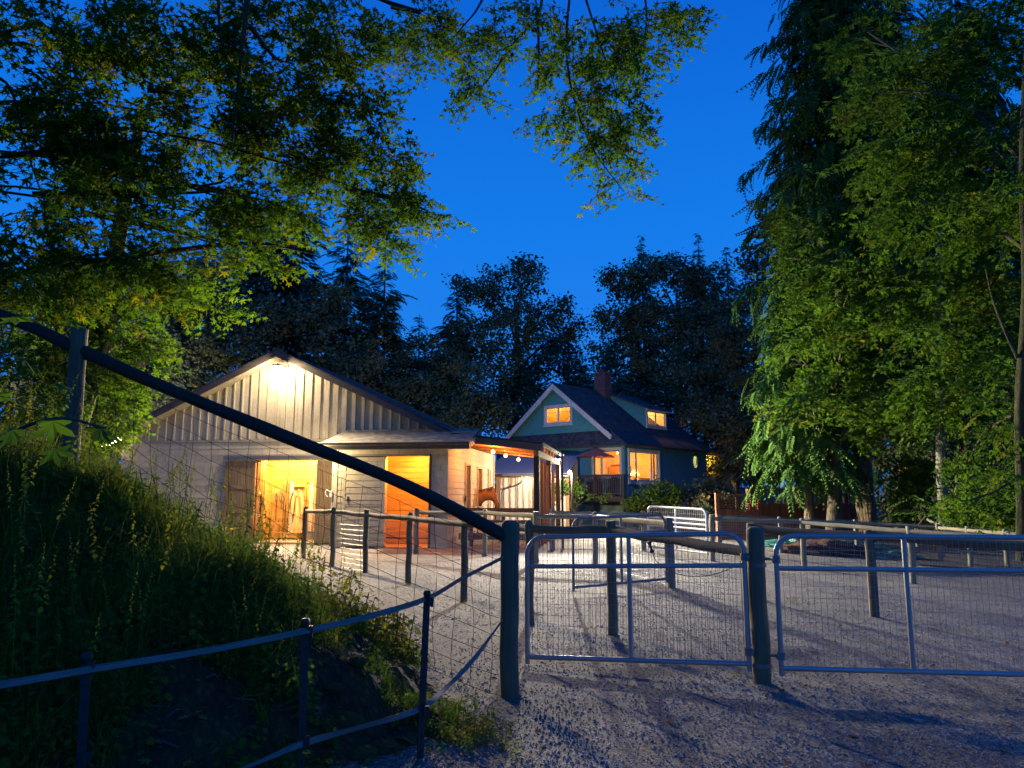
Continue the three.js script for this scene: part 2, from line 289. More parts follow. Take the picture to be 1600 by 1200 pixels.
function fence(name, label, posts, o = {}) {   // posts: [x, z, height]
  const t = thing(name, label, 'fence'), mats = o.mats || M.log, w = [];
  posts.forEach(([x, z, h = 1.25, own], i) => {
    if (own === 'none') return;
    const y = landY(x, z), p = part('post', logs[(i + (o.shift || 0)) % 4], pick(mats), t); p.position.set(x, y, z); p.rotation.set(R(-.015, .015), R(0, 6), R(-.015, .015)); const k = (o.r || .062) / .062 * R(.95, 1.06); p.scale.set(k, h / 1.25, k);
  });
  for (let i = 0; i < posts.length - 1; i++) {
    const [ax, az, ah = 1.25] = posts[i], [bx_, bz, bh = 1.25] = posts[i + 1], drop = o.drop ?? .1;
    const a = [ax, landY(ax, az) + ah - drop, az], b = [bx_, landY(bx_, bz) + bh - drop, bz];
    if (o.rail !== false) roundRail(a, b, o.railR || .05, pick(o.railMats || mats), t);
    if (o.mesh) {
      const L = Math.hypot(bx_ - ax, bz - az), top = o.mesh.top ?? 1.08, sv = o.mesh.v ?? .05, rows = o.mesh.rows ?? [.04, .14, .24, .34, .44, .54, .64, .74, .84, .94, 1.04, 1.08];
      const at = (t_, h) => { const x = lerp(ax, bx_, t_), z = lerp(az, bz, t_); return [x, landY(x, z) + h, z]; }, n = Math.max(2, Math.round(L / sv));
      for (let k = 0; k <= n; k++) w.push(wire(at(k / n, .03), at(k / n, top), o.mesh.r));
      for (const h of rows) for (let k = 0; k < 4; k++) w.push(wire(at(k / 4, h), at((k + 1) / 4, h), o.mesh.r));
    }
  }
  if (w.length) asStuff(part('wire_mesh', wires(w), o.mesh.mat || M.wire, t));
  return t;
}
seed(21);
const paddockMesh = { r: .0019, v: .055 };
fence('log_rail_fence', 'row of dark round posts and rail climbing from gate post to coat doorway', [
  [-5.22, -18.86, 1.26], [-3.99, -16.74, 1.3], [-2.99, -15.4, 1.27], [-1.86, -13.58, 1.27], [-0.72, -11.37, 1.25], [0.22, -9.46, 1.27], [1.15, -8.71, 1.28], [2.08, -6.75, 1.2, 'none']], { r: .057, railR: .05, mesh: { r: .0019, v: .055 } });
fence('log_rail_fence', 'pale lit rail fence crossing in front of the horse stall', [[-2.6, -20.3, 1.2], [-0.7, -19.23, 1.2], [0.56, -17.49, 1.18], [1.86, -16.88, 1.17], [2.74, -13.03, 1.18]], { mats: M.greenLog, r: .066, railR: .055, mesh: paddockMesh });
fence('log_rail_fence', 'single orange lit rail running from tall slats to white gate', [[1.15, -21.4, 1.16], [3.79, -21.61, 1.14]], { mats: M.greenLog, r: .075, railR: .055 });
fence('log_rail_fence', 'weathered brown rail fence seen through the right hand gate', [[3.79, -11.87, 1.16], [5.02, -10.54, 1.18], [7.6, -8.3, 1.2]], { r: .062, railR: .062, drop: .09 });
fence('log_rail_fence', 'tan rail fence starting at white gate and passing woodchip pile', [[5.03, -18.89, 1.16], [7.01, -18.1, 1.16], [8.18, -15.44, 1.15], [10.4, -11.2, 1.15]], { mats: M.greenLog, r: .066, mesh: paddockMesh });
fence('log_rail_fence', 'farthest mossy rail fence along the edge of the trees', [[6.25, -22.6, 1.1], [8.29, -23.17, 1.1], [10.61, -23.12, 1.1], [12.39, -21.8, 1.1], [12.47, -20.52, 1.1], [12.53, -19.07, 1.1], [12.69, -17.86, 1.1]], { mats: M.greenLog, r: .066, mesh: paddockMesh });
fence('log_rail_fence', 'short mossy rail sloping down beside alder trunk', [[15.94, -29.6, 1.45], [13.67, -23.89, 1.1]], { mats: M.greenLog, r: .07 });

{ // dark fence that climbs the bank
  const t = thing('bank_fence', 'thick black rail on posts climbing the bank with wire netting below', 'fence');
  const A = [-.02, 1.235, -6.13], B = [-3.514, 2.752, -5.9], C = [-4.01, 2.981, -5.85];
  const gp = part('post', log(.074, 1.375, 5, 'point'), M.log[1], t, 'thick gate post with pointed top'); gp.position.set(-.02, landY(-.02, -6.13), -6.13); gp.scale.set(1.02, 1, .9);
  const up = part('post', log(.064, 1.5, 9, 'cut'), M.log[1], t); up.position.set(B[0] - .02, B[1] - 1.32, B[2]);
  const up2 = part('post', log(.085, 1.5, 19, 'cut'), M.log[1], t); up2.position.set(-5.4, 2.05, -5.6);
  part('rail', tube(curve([A, [-.85, 1.66, -6.08], [-1.75, 2.02, -6.02], [-2.7, 2.40, -5.95], B, C, [-5.4, 3.42, -5.6]], 24), [...Array(25)].map((_, i) => .051 + .004 * Math.sin(i * .9)), 10, true, .05), M.darkWood, t);
  const w = [], at = (u, k) => { const x = lerp(A[0], -5.4, u), z = lerp(A[2], -5.6, u), top = lerp(A[1] - .06, 3.36, u), bot = Math.max(landY(x, z), top - 1.2); return [x + .015 * Math.sin(u * 40 + k * 9), lerp(top, bot, k), z + .02 * n2(u * 9, k * 3)]; };
  const nv = 36, nh = 8;
  for (let i = 1; i < nv; i++) for (let k = 0; k < nh; k++) w.push(wire(at(i / nv, k / nh), at(i / nv, (k + 1) / nh), .0022));
  for (let k = 0; k <= nh; k++) for (let i = 0; i < nv; i++) w.push(wire(at(i / nv, k / nh), at((i + 1) / nv, k / nh), .0022));
  asStuff(part('wire_netting', wires(w), M.darkWire, t));
}
{ // post between the two gates
  const t = thing('gate_post', 'stout green tinged post between the two metal gates', 'post', [2.15, landY(2.15, -6.63), -6.63]);
  part('post', log(.078, 1.31, 31, 'point'), M.log[0], t);
  part('iron_band', tube([V3(0, .97, 0), V3(0, 1.0, 0)], .083, 14), M.steel, t); part('iron_band', tube([V3(0, .13, 0), V3(0, .16, 0)], .085, 14), M.steel, t);
}

// ---------- metal gates ----------
function gate(label, a, b, ya, yb, H, o = {}) {  // a, b: foot corners [x, z]
  const L = Math.hypot(b[0] - a[0], b[1] - a[1]), t = thing('metal_gate', label, 'gate', [a[0], ya, a[1]], -Math.atan2(b[1] - a[1], b[0] - a[0]));
  const tilt = (yb - ya) / L, r = o.r || .0225, c = .16, mat = o.mat || M.galv, P = (x, y) => V3(x, y + x * tilt, 0), arc = [];
  arc.push(P(0, -.04), P(0, H - c)); for (let k = 1; k <= 6; k++) { const q = k / 6 * Math.PI / 2; arc.push(P(c - c * Math.cos(q), H - c + c * Math.sin(q))); }
  arc.push(P(L * .5, H)); for (let k = 0; k <= 6; k++) { const q = k / 6 * Math.PI / 2; arc.push(P(L - c + c * Math.sin(q), H - c + c * Math.cos(q))); }
  arc.push(P(L, -.04));
  part('frame', tube(arc, r, 12), mat, t);
  part('bottom_rail', tube([P(0, .02), P(L, .02)], r, 10), mat, t);
  for (const h of o.bars || [H * .755]) part('cross_rail', tube([P(0, h), P(L, h)], r * .95, 10), mat, t);
  part('upright', tube([P(L * (o.mid || .5), .02), P(L * (o.mid || .5), H)], r * .95, 10), mat, t);
  const w = [], sv = o.sv || .05; for (let x = sv; x < L - .01; x += sv) { const cut = Math.min(x, L - x) < c ? c - Math.sqrt(Math.max(0, c * c - (c - Math.min(x, L - x)) ** 2)) : 0; w.push(wire(P(x, .03).toArray(), P(x, H - cut).toArray(), o.wr || .0017)); }
  for (let y = .1; y < H - .05; y += .1) w.push(wire(P(0, y).toArray(), P(L, y).toArray(), o.wr || .0017));
  asStuff(part('wire_mesh', wires(w), o.wmat || M.wire, t));
  const hx = o.hinge === 'a' ? 0 : L, dir = o.hinge === 'a' ? -1 : 1;
  if (o.hinge) for (const y of [.12, H - .2]) {
    const h = part('hinge', merge([tube([P(hx, y - .03), P(hx, y + .03)], r + .012, 12), tube([P(hx, y), P(hx + dir * .1, y + .005)], .011, 8), new THREE.BoxGeometry(.03, .035, .05).translate(hx + dir * .03, y + hx * tilt, .03)]), M.steel, t);
  }
  return t;
}
gate('left metal mesh gate hinged on the post between the gates', [.145, -7.2], [2.04, -6.62], .065, .13, 1.12, { hinge: 'b', mid: .49 });
gate('right metal mesh gate cut off by the picture edge', [2.285, -6.52], [4.46, -6.28], .115, .115, 1.12, { hinge: 'a', mid: .485 });
gate('dark mesh gate standing in the middle of the yard', [0.98, -12.07], [2.66, -13.0], .1, .13, 1.1, { mat: M.steel, hinge: 'b' });
gate('white lit tube gate near the house shrubs', [3.88, -21.3], [5.05, -19.44], .1, .05, 1.14, { mat: M.whiteMetal, r: .03, bars: [.86, .74, .62], sv: .07, wr: .003, wmat: M.whiteMetal, hinge: 'a' });
{ const t = thing('gate_end_post', 'gate post with flat top at the end of the right gate', 'post', [4.62, landY(4.62, -6.25), -6.25]); part('post', log(.09, 1.3, 77, 'cut'), M.log[0], t); }
{ // insulated handle on a cord that hangs from the left gate
  const t = thing('spring_handle', 'black spring handle on a cord hanging over the left gate', 'handle', [1.265, 1.116, -6.85]);
  part('grip', new THREE.LatheGeometry([[0, -.05], [.014, -.05], [.019, -.035], [.010, -.02], [.011, .025], [.02, .04], [.014, .055], [0, .055]].map(([x, y]) => new THREE.Vector2(x, y)), 12), M.black, t).rotation.z = .25;
  part('cord', tube(curve([[.012, -.05, 0], [.05, -.13, .01], [.25, -.24, .02], [.5, -.25, .02], [.75, -.17, .03], [.9, -.08, .05]], 18), .0035, 6), M.black, t);
}

// ---------- electric fence on the bank ----------
function tPost(label, x, z, topY, lean) {
  const y0 = landY(x, z) - .1, H = topY - y0, t = thing('stake_post', label, 'fence post', [x, y0, z]); t.rotation.set(0, .5, lean);
  const s = new THREE.Shape([[-.021, -.004], [.021, -.004], [.021, .004], [.005, .004], [.003, .03], [-.003, .03], [-.005, .004], [-.021, .004]].map(([a, b]) => new THREE.Vector2(a, b)));
  const g = new THREE.ExtrudeGeometry(s, { depth: H, bevelEnabled: false }); g.rotateX(-Math.PI / 2); part('stake', boxUV(g), M.black, t);
  for (let h = .15; h < H - .04; h += .085) part('stud', new THREE.BoxGeometry(.012, .016, .012).translate(.006, h, .008), M.black, t);
  part('cap', new THREE.LatheGeometry([[0, .02], [.022, .018], [.024, -.002], [.018, -.03], [0, -.03]].map(([a, b]) => new THREE.Vector2(a, b)), 10).translate(0, H, 0), M.black, t);
  for (const h of [H - .05, H * .35]) part('insulator', merge([new THREE.BoxGeometry(.03, .055, .02).translate(.018, h, .012), new THREE.CylinderGeometry(.009, .009, .06, 8).translate(.03, h, .02)]), M.black, t);
}
tPost('black stake in the middle of the tape fence, beside yellow weeds', -1.154, -4.3, .885, .01);
tPost('black stake nearest the thick gate post', -0.561, -4.75, .98, -.03);
tPost('black stake farthest left in the tape fence', -2.053, -3.75, .815, .03);
function ribbon(pts, w, twist) {
  const P = curve(pts, 70), pos = [], uv = [], idx = [];
  P.forEach((p, i) => { const t = P[Math.min(i + 1, 70)].clone().sub(P[Math.max(i - 1, 0)]).normalize(), a = twist(i / 70), up = V3(0, 1, 0).addScaledVector(t, -t.y).normalize(), s = up.clone().cross(t), d = up.multiplyScalar(Math.cos(a)).addScaledVector(s, Math.sin(a)), n = d.clone().cross(t).multiplyScalar(.0012), hw = w / 2; for (const [k, m] of [[-1, -1], [1, -1], [1, 1], [-1, 1]]) { const q = p.clone().addScaledVector(d, k * hw).addScaledVector(n, m); pos.push(q.x, q.y, q.z); uv.push(i * .06, k * hw + .5); } });
  for (let i = 0; i < 70; i++) for (let k = 0; k < 4; k++) { const a = i * 4 + k, b = i * 4 + (k + 1) % 4; idx.push(a, b, a + 4, b, b + 4, a + 4); }
  const g = new THREE.BufferGeometry(); g.setAttribute('position', new THREE.Float32BufferAttribute(pos, 3)); g.setAttribute('uv', new THREE.Float32BufferAttribute(uv, 2)); g.setIndex(idx); return toCreasedNormals(g, .5);
}
{
  const a = part('fence_tape', ribbon([[-2.9, .74, -3.0], [-2.254, 0.767, -3.4], [-2.041, 0.759, -3.72], [-1.588, 0.784, -4.05], [-1.147, 0.841, -4.28], [-0.837, 0.881, -4.53], [-0.558, 0.942, -4.73], [-0.365, 0.995, -5.4], [-0.072, 1.094, -6.02]], .034, (t) => .35 + .5 * Math.sin(t * 5) * (t > .7 ? 1.3 : .3)), M.tape, scene); a.userData = { label: 'upper pale fence tape pulled straight from stake to stake', category: 'tape' };
  const b = part('fence_tape_001', ribbon([[-2.6, .1, -3.1], [-1.405, 0.181, -4.1], [-1.157, 0.24, -4.28], [-0.892, 0.255, -4.52], [-0.585, 0.292, -4.73], [-0.431, 0.317, -5.2], [-0.28, 0.405, -5.6], [-0.071, 0.614, -6.03]], .034, (t) => .5 + .9 * Math.sin(t * 11)), M.tape, scene); b.userData = { label: 'lower pale fence tape sagging and twisted near the ground', category: 'tape' };
  used.set('fence_tape', 2);
}

// ---------- siding ----------
function spans(x0, x1, y0, y1, holes) {        // what is left of a row between holes [x0, x1, y0, y1]
  let s = [[x0, x1]];
  for (const [a, b, c, d] of holes) { if ((y0 + y1) / 2 < c || (y0 + y1) / 2 > d) continue; s = s.flatMap(([p, q]) => (b <= p || a >= q ? [[p, q]] : [[p, Math.max(p, a)], [Math.min(q, b), q]].filter(([m, n]) => n - m > .02))); }
  return s;
}
function wedge(x0, x1, y0, y1, z, t0 = .034, t1 = .012, droop = 0) {
  const p = [[x0, y0, z], [x1, y0, z], [x1, y1, z], [x0, y1, z], [x0, y0 + droop, z + t0], [x1, y0 - droop, z + t0], [x1, y1, z + t1], [x0, y1, z + t1]].map((q) => V3(...q)), f = [[4, 5, 6, 7], [1, 0, 3, 2], [0, 4, 7, 3], [5, 1, 2, 6], [0, 1, 5, 4], [7, 6, 2, 3]], tri = [];
  for (const [a, b, c, d] of f) tri.push(p[a], p[b], p[c], p[a], p[c], p[d]);
  const g = new THREE.BufferGeometry().setFromPoints(tri); g.computeVertexNormals(); return boxUV(g, 1, R(0, 5));
}
function siding(parent, o) {                   // lap boards one by one, facing +z, or +x when turned
  const list = [];
  for (let y = o.y0; y < o.y1 - .03; y += o.step) {
    const top = Math.min(y + o.step, o.y1);
    for (const [a, b] of spans(o.x0, o.x1, y, top, o.holes || [])) {
      const cuts = [a]; if (o.joint && b - a > o.joint) for (let x = a + R(.4, 1) * o.joint; x < b - .5; x += R(.6, 1.1) * o.joint) cuts.push(x); cuts.push(b);
      for (let k = 0; k < cuts.length - 1; k++) {
        const g = wedge(cuts[k] + (k ? .0015 : 0), cuts[k + 1] - .0015, y, top - .001, o.z || 0, (o.t0 || .024) * R(.85, 1.25), .012, o.uneven ? R(-.004, .004) : 0);
        if (o.turn) { g.rotateY(Math.PI / 2); g.translate(o.turn, 0, 0); }
        if (o.joined) list.push(g); else part('siding_board', g, pick(o.mats), parent);
      }
    }
  }
  return list.length ? merge(list) : null;
}
function holed(x0, x1, y0, y1, z0, z1, holes) {  // wall slab with openings, butted from boxes
  const ys = [...new Set([y0, y1, ...holes.flatMap((h) => [h[2], h[3]])])].filter((y) => y >= y0 && y <= y1).sort((a, b) => a - b), out = [];
  for (let i = 0; i < ys.length - 1; i++) for (const [a, b] of spans(x0, x1, ys[i], ys[i + 1], holes)) out.push(bx(a, b, ys[i], ys[i + 1], z0, z1));
  return merge(out);
}
const turned = (g, x) => { g.rotateY(Math.PI / 2); g.translate(x, 0, 0); return g; };

// ---------- barn ----------
seed(31);
const barn = thing('barn', 'tan gabled barn with lit open doorway and orange lit side stall', 'barn', [-7.615, 0, -24.11], -9 * Math.PI / 180);
{
  const W = 5.62, D = -6.1, door = [-.68, 1.38, 0, 2.66];
  // front wall below the gable
  part('front_wall', holed(-W, W, -.3, 3.3, -.16, -.005, [door, [2.7, 5.85, -.3, 2.95]]), M.barnTrim, barn);
  siding(barn, { x0: -W + .09, x1: 2.6, y0: .06, y1: 3.26, step: .2, holes: [[-.72, 1.42, 0, 2.7]], mats: M.barnBoard, joint: 2.6, uneven: true, z: 0 });
  part('corner_board', bx(-W - .02, -W + .09, 0, 3.3, -.1, .045), M.barnTrim, barn);
  part('sill', bx(-.68, 1.38, -.02, .06, -1.75, .08), M.concrete, barn);
  // gable: boards and battens
  const roofAt = (x) => 6.24 - .462 * Math.abs(x);
  part('gable_wall', prism([[-W, 3.31], [W, 3.31], [W, roofAt(W) - .16], [0, roofAt(0) - .16], [-W, roofAt(W) - .16]], -.16, -.004), M.barnTrim, barn);
  const step = .302;
  for (let x = -W + .05; x < W - .1; x += step) {
    const a = x + .022, b = Math.min(x + step - .022, W), ya = roofAt(a) - .15, yb = roofAt(b) - .15;
    if (Math.max(ya, yb) < 3.45) continue;
    const top = a < 0 && b > 0 ? [[b, yb], [0, roofAt(0) - .15], [a, ya]] : [[b, yb], [a, ya]];
    part('gable_board', prism([[a, 3.36], [b, 3.36], ...top], .002, .022 + R(0, .005)), pick(M.gableBoard), barn);
    part('batten', prism([[x - .022, 3.36], [x + .02, 3.36], [x + .02, roofAt(x) - .155], [x - .022, roofAt(x) - .155]], .002, .072 + R(-.006, .006)), pick(M.gableBoard), barn);
  }
  part('ledger', bx(-W, W, 3.28, 3.355, .004, .06), M.barnTrim, barn);
  // roof
  for (const s of [-1, 1]) {
    const e = 6.2, y = roofAt(e), q = [[0, 6.26, .55], [0, 6.26, D - .4], [s * e, y, D - .4], [s * e, y, .55]];
    part('roof_slope', quadSlab(...(s > 0 ? [q[3], q[2], q[1], q[0]] : [q[0], q[1], q[2], q[3]]), .05), M.roofDark, barn);
    part('rake_board', prism([[0, 6.205], [s * e, y - .055], [s * e, y - .24], [0, 6.02]], .50, .548), M.fascia, barn);
    const soffit = [[0, 6.03, .5], [0, 6.03, .0], [s * e, y - .2, 0], [s * e, y - .2, .5]];
    part('soffit', quadSlab(...(s > 0 ? [soffit[3], soffit[2], soffit[1], soffit[0]] : soffit), .02), M.gableBoard[0], barn);
  }
  // left and back walls
  part('side_wall', bx(-W - .01, -W + .12, -.3, 3.64, D, -.17), M.barnBoard[1], barn);
  part('back_wall', merge([bx(-W, 5.95, -.3, 3.5, D - .12, D), prism([[-W, 3.5], [W, 3.5], [0, roofAt(0) - .1]], D - .12, D)]), M.barnBoard[1], barn);
  // sliding doors, their track and rollers
  const leaf = (x0, x1) => {
    const d = part('sliding_door', bx(x0, x1, .07, 2.64, .10, .14), M.brownDoor, barn), f = (a, b, c, e) => part('rail', bx(a, b, c, e, .141, .165), M.brownDoor, d);
    f(x0, x0 + .12, .07, 2.64); f(x1 - .12, x1, .07, 2.64); f(x0 + .121, x1 - .121, .07, .24); f(x0 + .121, x1 - .121, 1.74, 1.86); f(x0 + .121, x1 - .121, 2.5, 2.64); f(x0 + .121, x1 - .121, .98, 1.1);
    for (let x = x0 + .13; x < x1 - .15; x += .105) part('plank', bx(x, x + .098, .245, 2.495, .1405, .15), M.brownDoor, d);
    for (const x of [x0 + .18, x1 - .18]) part('roller', merge([bx(x - .02, x + .02, 2.6, 2.74, .166, .18), new THREE.CylinderGeometry(.035, .035, .03, 12).rotateX(Math.PI / 2).translate(x, 2.73, .17)]), M.steel, d);
    return d;
  };
  const dl = leaf(-1.76, -.7); part('handle', bx(-.8, -.775, 1.15, 1.4, .166, .2), M.black, dl);
  leaf(1.4, 2.46);
  part('door_track', merge([bx(-1.82, 2.5, 2.70, 2.79, .09, .21), bx(-1.82, 2.5, 2.79, 2.81, .05, .23)]), M.steel, barn);
  part('door_jamb', bx(-.72, -.68, .06, 2.66, -.16, .05), M.redwood[2], barn); part('door_jamb', bx(1.38, 1.42, .06, 2.66, -.16, .05), M.redwood[2], barn);
  // the lit room behind the doorway
  const bz = -1.62;
  part('floor', bx(-1.9, 2.55, -.28, .03, bz - .1, -.17), M.concrete, barn);
  part('ceiling', bx(-1.95, 2.6, 2.98, 3.06, bz - .1, -.165), M.plank[1], barn);
  for (let y = .03, k = 0; y < 2.97; y += .148, k++) {
    const h = Math.min(.146, 2.975 - y);
    for (const [a, b] of spans(-1.05, 2.5, y, y + h, [[-.46, -.16, .03, 2.02], [.28, .56, .03, 1.96]])) part('plank', bx(a, b, y, y + h - .004, bz - .03 - R(0, .004), bz), pick(M.plank), barn);
    part('plank', bx(-1.9, -1.08, y, y + h - .004, -1.1, -1.07 - R(0, .004)), pick(M.plank), barn);
    part('plank', bx(2.42, 2.45, y, y + h - .004, bz + .01, -.17), pick(M.plank), barn);
  }
  part('inner_wall', merge([bx(-1.95, 2.55, .03, 2.98, bz - .1, bz - .04), bx(-1.95, -1.9, .03, 2.98, bz, -.17), bx(-1.06, -1.0, .03, 2.97, bz + .002, -1.07), bx(2.451, 2.52, .03, 2.97, bz, -.17), bx(-1.9, -1.06, .03, 2.97, -1.2, -1.105)]), M.plank[3], barn);
  part('wall_post', bx(-1.02, -.92, .03, 2.97, -1.07, -.97), M.plank[2], barn);
  for (const [a, b, h] of [[-.46, -.16, 2.02], [.28, .56, 1.96]]) {
    part('inner_door', bx(a + .005, b - .16, .035, h - .01, bz - .035, bz - .01), M.plank[1], barn);
    part('door_edge', bx(b - .155, b - .02, .035, h - .01, bz - .03, bz + .05), M.whiteTrim, barn, 'white door edge catching the light');
    part('door_casing', merge([bx(a - .05, a, .03, h + .06, bz + .001, bz + .02), bx(a, b, h, h + .06, bz + .001, bz + .02)]), M.plank[2], barn);
  }
  const cl = part('ceiling_light', new THREE.CylinderGeometry(.11, .11, .03, 20), M.whiteTrim, barn); cl.position.set(.75, 2.965, -.95);
  bulb(barn, 'light_bulb', [.75, 2.90, -.95], .045, 0xffbe60, 12, 60);
  bulb(barn, 'light_bulb', [-.75, 2.90, -.6], .045, 0xffbe60, 12, 30);

  // gable floodlight
  const fl = part('floodlight', merge([bx(.02, .34, 5.66, 5.70, .62, .84), bx(.12, .24, 5.70, 5.80, .022, .12), bx(.16, .20, 5.701, 5.74, .121, .76)]), M.steel, barn);
  for (const x of [.07, .18, .29]) bulb(fl, 'lamp', [x, 5.615, .77], .036, 0xffe4b8, 26, 9);
  const gs = new THREE.SpotLight(0xffe2b4, 1050, 0, 1.4, .95, 2); gs.position.set(.18, 5.58, .86); gs.target.position.set(.6, -1, 12); gs.castShadow = true; gs.shadow.radius = 5; fl.add(gs, gs.target);

  // ----- annex with the stall -----
  const Z = 1.34, open = [4.11, 5.44, .02, 2.70];
  part('annex_wall', merge([holed(2.53, 5.96, -.3, 3.2, Z - .14, Z - .005, [open]), bx(2.53, 2.65, -.3, 3.3, .09, Z - .141)]), M.barnBoard[1], barn);
  siding(barn, { x0: 2.60, x1: 5.90, y0: .04, y1: 3.02, step: .185, holes: [[2.78, 5.52, -.1, 2.74]], mats: M.barnBoard, z: Z });
  { const n = barn.children.length; siding(barn, { x0: -Z, x1: -.22, y0: .04, y1: 3.1, step: .185, mats: M.barnBoard, z: 0, turn: 2.53 - 0 }); for (const c of barn.children.slice(n)) { c.geometry.rotateY(Math.PI); c.geometry.translate(5.06, 0, Z + .22 - .0); } }
  part('corner_board', bx(2.49, 2.6, 0, 3.1, Z - .02, Z + .05), M.barnBoard[2], barn); part('corner_board', bx(5.9, 6.02, 0, 3.02, Z - .03, Z + .05), M.barnBoard[2], barn);
  const ad = part('sliding_door', bx(2.82, 4.13, .06, 2.66, Z + .06, Z + .10), M.barnBoard[1], barn);
  for (let y = .08; y < 2.6; y += .19) part('plank', wedge(2.9, 4.05, y, Math.min(y + .188, 2.6), Z + .101, .022, .008), pick(M.barnBoard), ad);
  for (const [a, b, c, e] of [[2.82, 2.9, .06, 2.66], [4.05, 4.13, .06, 2.66], [2.901, 4.049, 1.28, 1.38]]) part('rail', bx(a, b, c, e, Z + .102, Z + .128), M.barnBoard[2], ad);
  part('handle', bx(2.98, 3.01, 1.34, 1.52, Z + .129, Z + .16), M.black, ad);
  part('door_track', merge([bx(2.78, 5.5, 2.705, 2.765, Z + .04, Z + .15)]), M.steel, barn);
  part('door_jamb', bx(5.445, 5.50, .02, 2.70, Z - .14, Z + .05), M.fascia, barn);
  // the stall: planks lit orange
  for (let y = .05; y < 2.85; y += .17) { const h = Math.min(.166, 2.86 - y); part('plank', bx(2.9, 5.86, y, y + h - .005, -.23, -.2 + R(0, .006)), pick(M.plank), barn); part('plank', bx(5.8, 5.83, y, y + h - .005, -.19, Z - .145), pick(M.plank), barn); }
  part('stall_shell', merge([bx(2.66, 5.96, 2.87, 2.94, -.3, Z - .142), bx(2.66, 5.96, -.29, .03, -.3, Z - .006), bx(2.66, 5.96, .03, 2.87, -.33, -.25), bx(5.84, 5.96, .03, 2.87, -.24, Z - .142), bx(2.66, 2.86, .03, 2.87, -.24, Z - .142)]), M.plank[3], barn);
  part('kick_board', bx(4.11, 5.44, .28, .32, Z - .12, Z - .08), M.darkWood, barn);
  bulb(barn, 'light_bulb', [4.75, 2.80, .95], .04, 0xff9c38, 10, 36);
  // annex roof, hipped at its left end
  const ez = 1.9, el = 1.85, er = 6.75, yr = 3.62, ye = 3.09;
  part('annex_roof', merge([quadSlab([el + .4, ye + .004, ez], [er, ye, ez], [er, yr, .09], [el + .5, yr, .09], .05), quadSlab([el, ye, .09], [el + .4, ye + .002, ez], [el + .498, yr, .092], [el + .49, yr - .002, .088], .05)]), M.roofAnnex, barn);
  part('fascia', bx(el + .35, er, ye - .21, ye - .052, ez - .05, ez - .012), M.fascia, barn);
  part('gutter', tube([V3(el + .3, ye - .05, ez + .05), V3(er - .02, ye - .06, ez + .05)], .055, 10), M.fascia, barn);
  part('rake_board', merge([quadSlab([er - .03, ye - .06, ez - .02], [er + .01, ye - .06, ez - .02], [er + .01, yr - .06, .09], [er - .03, yr - .06, .09], .17)]), M.barnTrim, barn);
  part('soffit', bx(el + .4, er - .04, ye - .2, ye - .18, Z + .06, ez - .052), M.barnBoard[2], barn);
  part('fascia', quadSlab([el + .02, ye - .055, .09], [el + .38, ye - .055, ez - .06], [el + .41, ye - .055, ez - .06], [el + .05, ye - .055, .09], .14), M.fascia, barn);
  part('downpipe', tube([V3(2.46, 2.9, Z + .02), V3(2.46, .1, Z + .02)], .03, 8), M.barnBoard[2], barn);
  const wl = part('wall_light', merge([bx(2.1, 2.2, 2.86, 2.93, 1.86, 1.96), new THREE.CylinderGeometry(.03, .05, .05, 12).translate(2.15, 2.84, 1.93)]), M.whiteTrim, barn);
  bulb(wl, 'lamp', [2.15, 2.79, 1.95], .042, 0xffdfa4, 22, 22);
  const cw = part('wall_light', merge([bx(-W - .16, -W - .02, 3.02, 3.1, -.75, -.6), bx(-W - .2, -W - .1, 2.98, 3.02, -.75, -.6)]), M.steel, barn);      // round the corner, seen by what it lights
  bulb(cw, 'lamp', [-W - .2, 2.93, -.67], .04, 0xffeccc, 22, 520);
  part('socket_box', merge([bx(2.40, 2.48, 1.5, 1.68, Z + .05, Z + .11), tube(curve([[2.4, 1.66, Z + .09], [2.3, 1.7, Z + .1], [2.27, 1.58, Z + .1], [2.34, 1.5, Z + .09]], 10), .012, 6)]), M.whiteMetal, barn, 'white socket box with a looped cable');

  // ----- right wall with the stall openings -----
  const holes = [[1.05, 1.75, .05, 2.55], [3.0, 3.72, 1.15, 2.47]];
  part('stall_wall', turned(holed(-Z + .145, 6.1, -.3, 3.12, -.14, -.005, holes.map((h) => h)), 5.97), M.barnBoard[1], barn);
  siding(barn, { x0: -Z + .03, x1: 6.08, y0: .05, y1: 3.1, step: .19, holes: holes.map(([a, b, c, e]) => [a - .06, b + .06, c - .1, e + .06]), mats: M.barnBoard, turn: 5.98, z: 0 });
  for (const [a, b, c, e] of [...holes, [5.0, 5.45, .6, 2.47]]) part('opening_trim', turned(merge([bx(a - .06, a, c, e + .06, .001, .05), bx(b, b + .06, c, e + .06, .001, .05), bx(a, b, e, e + .06, .001, .05)]), 5.99), M.barnBoard[2], barn);
  part('stall_door', turned(bx(5.0, 5.45, .6, 2.465, .002, .035), 5.99), M.orangeWood[1], barn);
  part('half_door', turned(merge([bx(3.0, 3.72, .1, 1.14, .03, .06), bx(3.0, 3.72, 1.02, 1.14, .061, .085), bx(3.0, 3.72, .1, .2, .061, .085)]), 5.99), M.orangeWood[0], barn);
  part('dark_door', turned(bx(1.06, 1.74, .05, 2.54, -.12, -.08), 5.97), M.brownDoor, barn);
  part('stall_back', bx(4.6, 5.8, .1, 2.9, -4.4, -4.3), M.brownDoor, barn);
  part('latch', turned(bx(.9, .98, 1.35, 1.52, .05, .09), 5.99), M.black, barn);
  part('corner_board', bx(5.93, 6.05, 0, 3.1, -6.14, -6.08), M.barnBoard[2], barn);
}

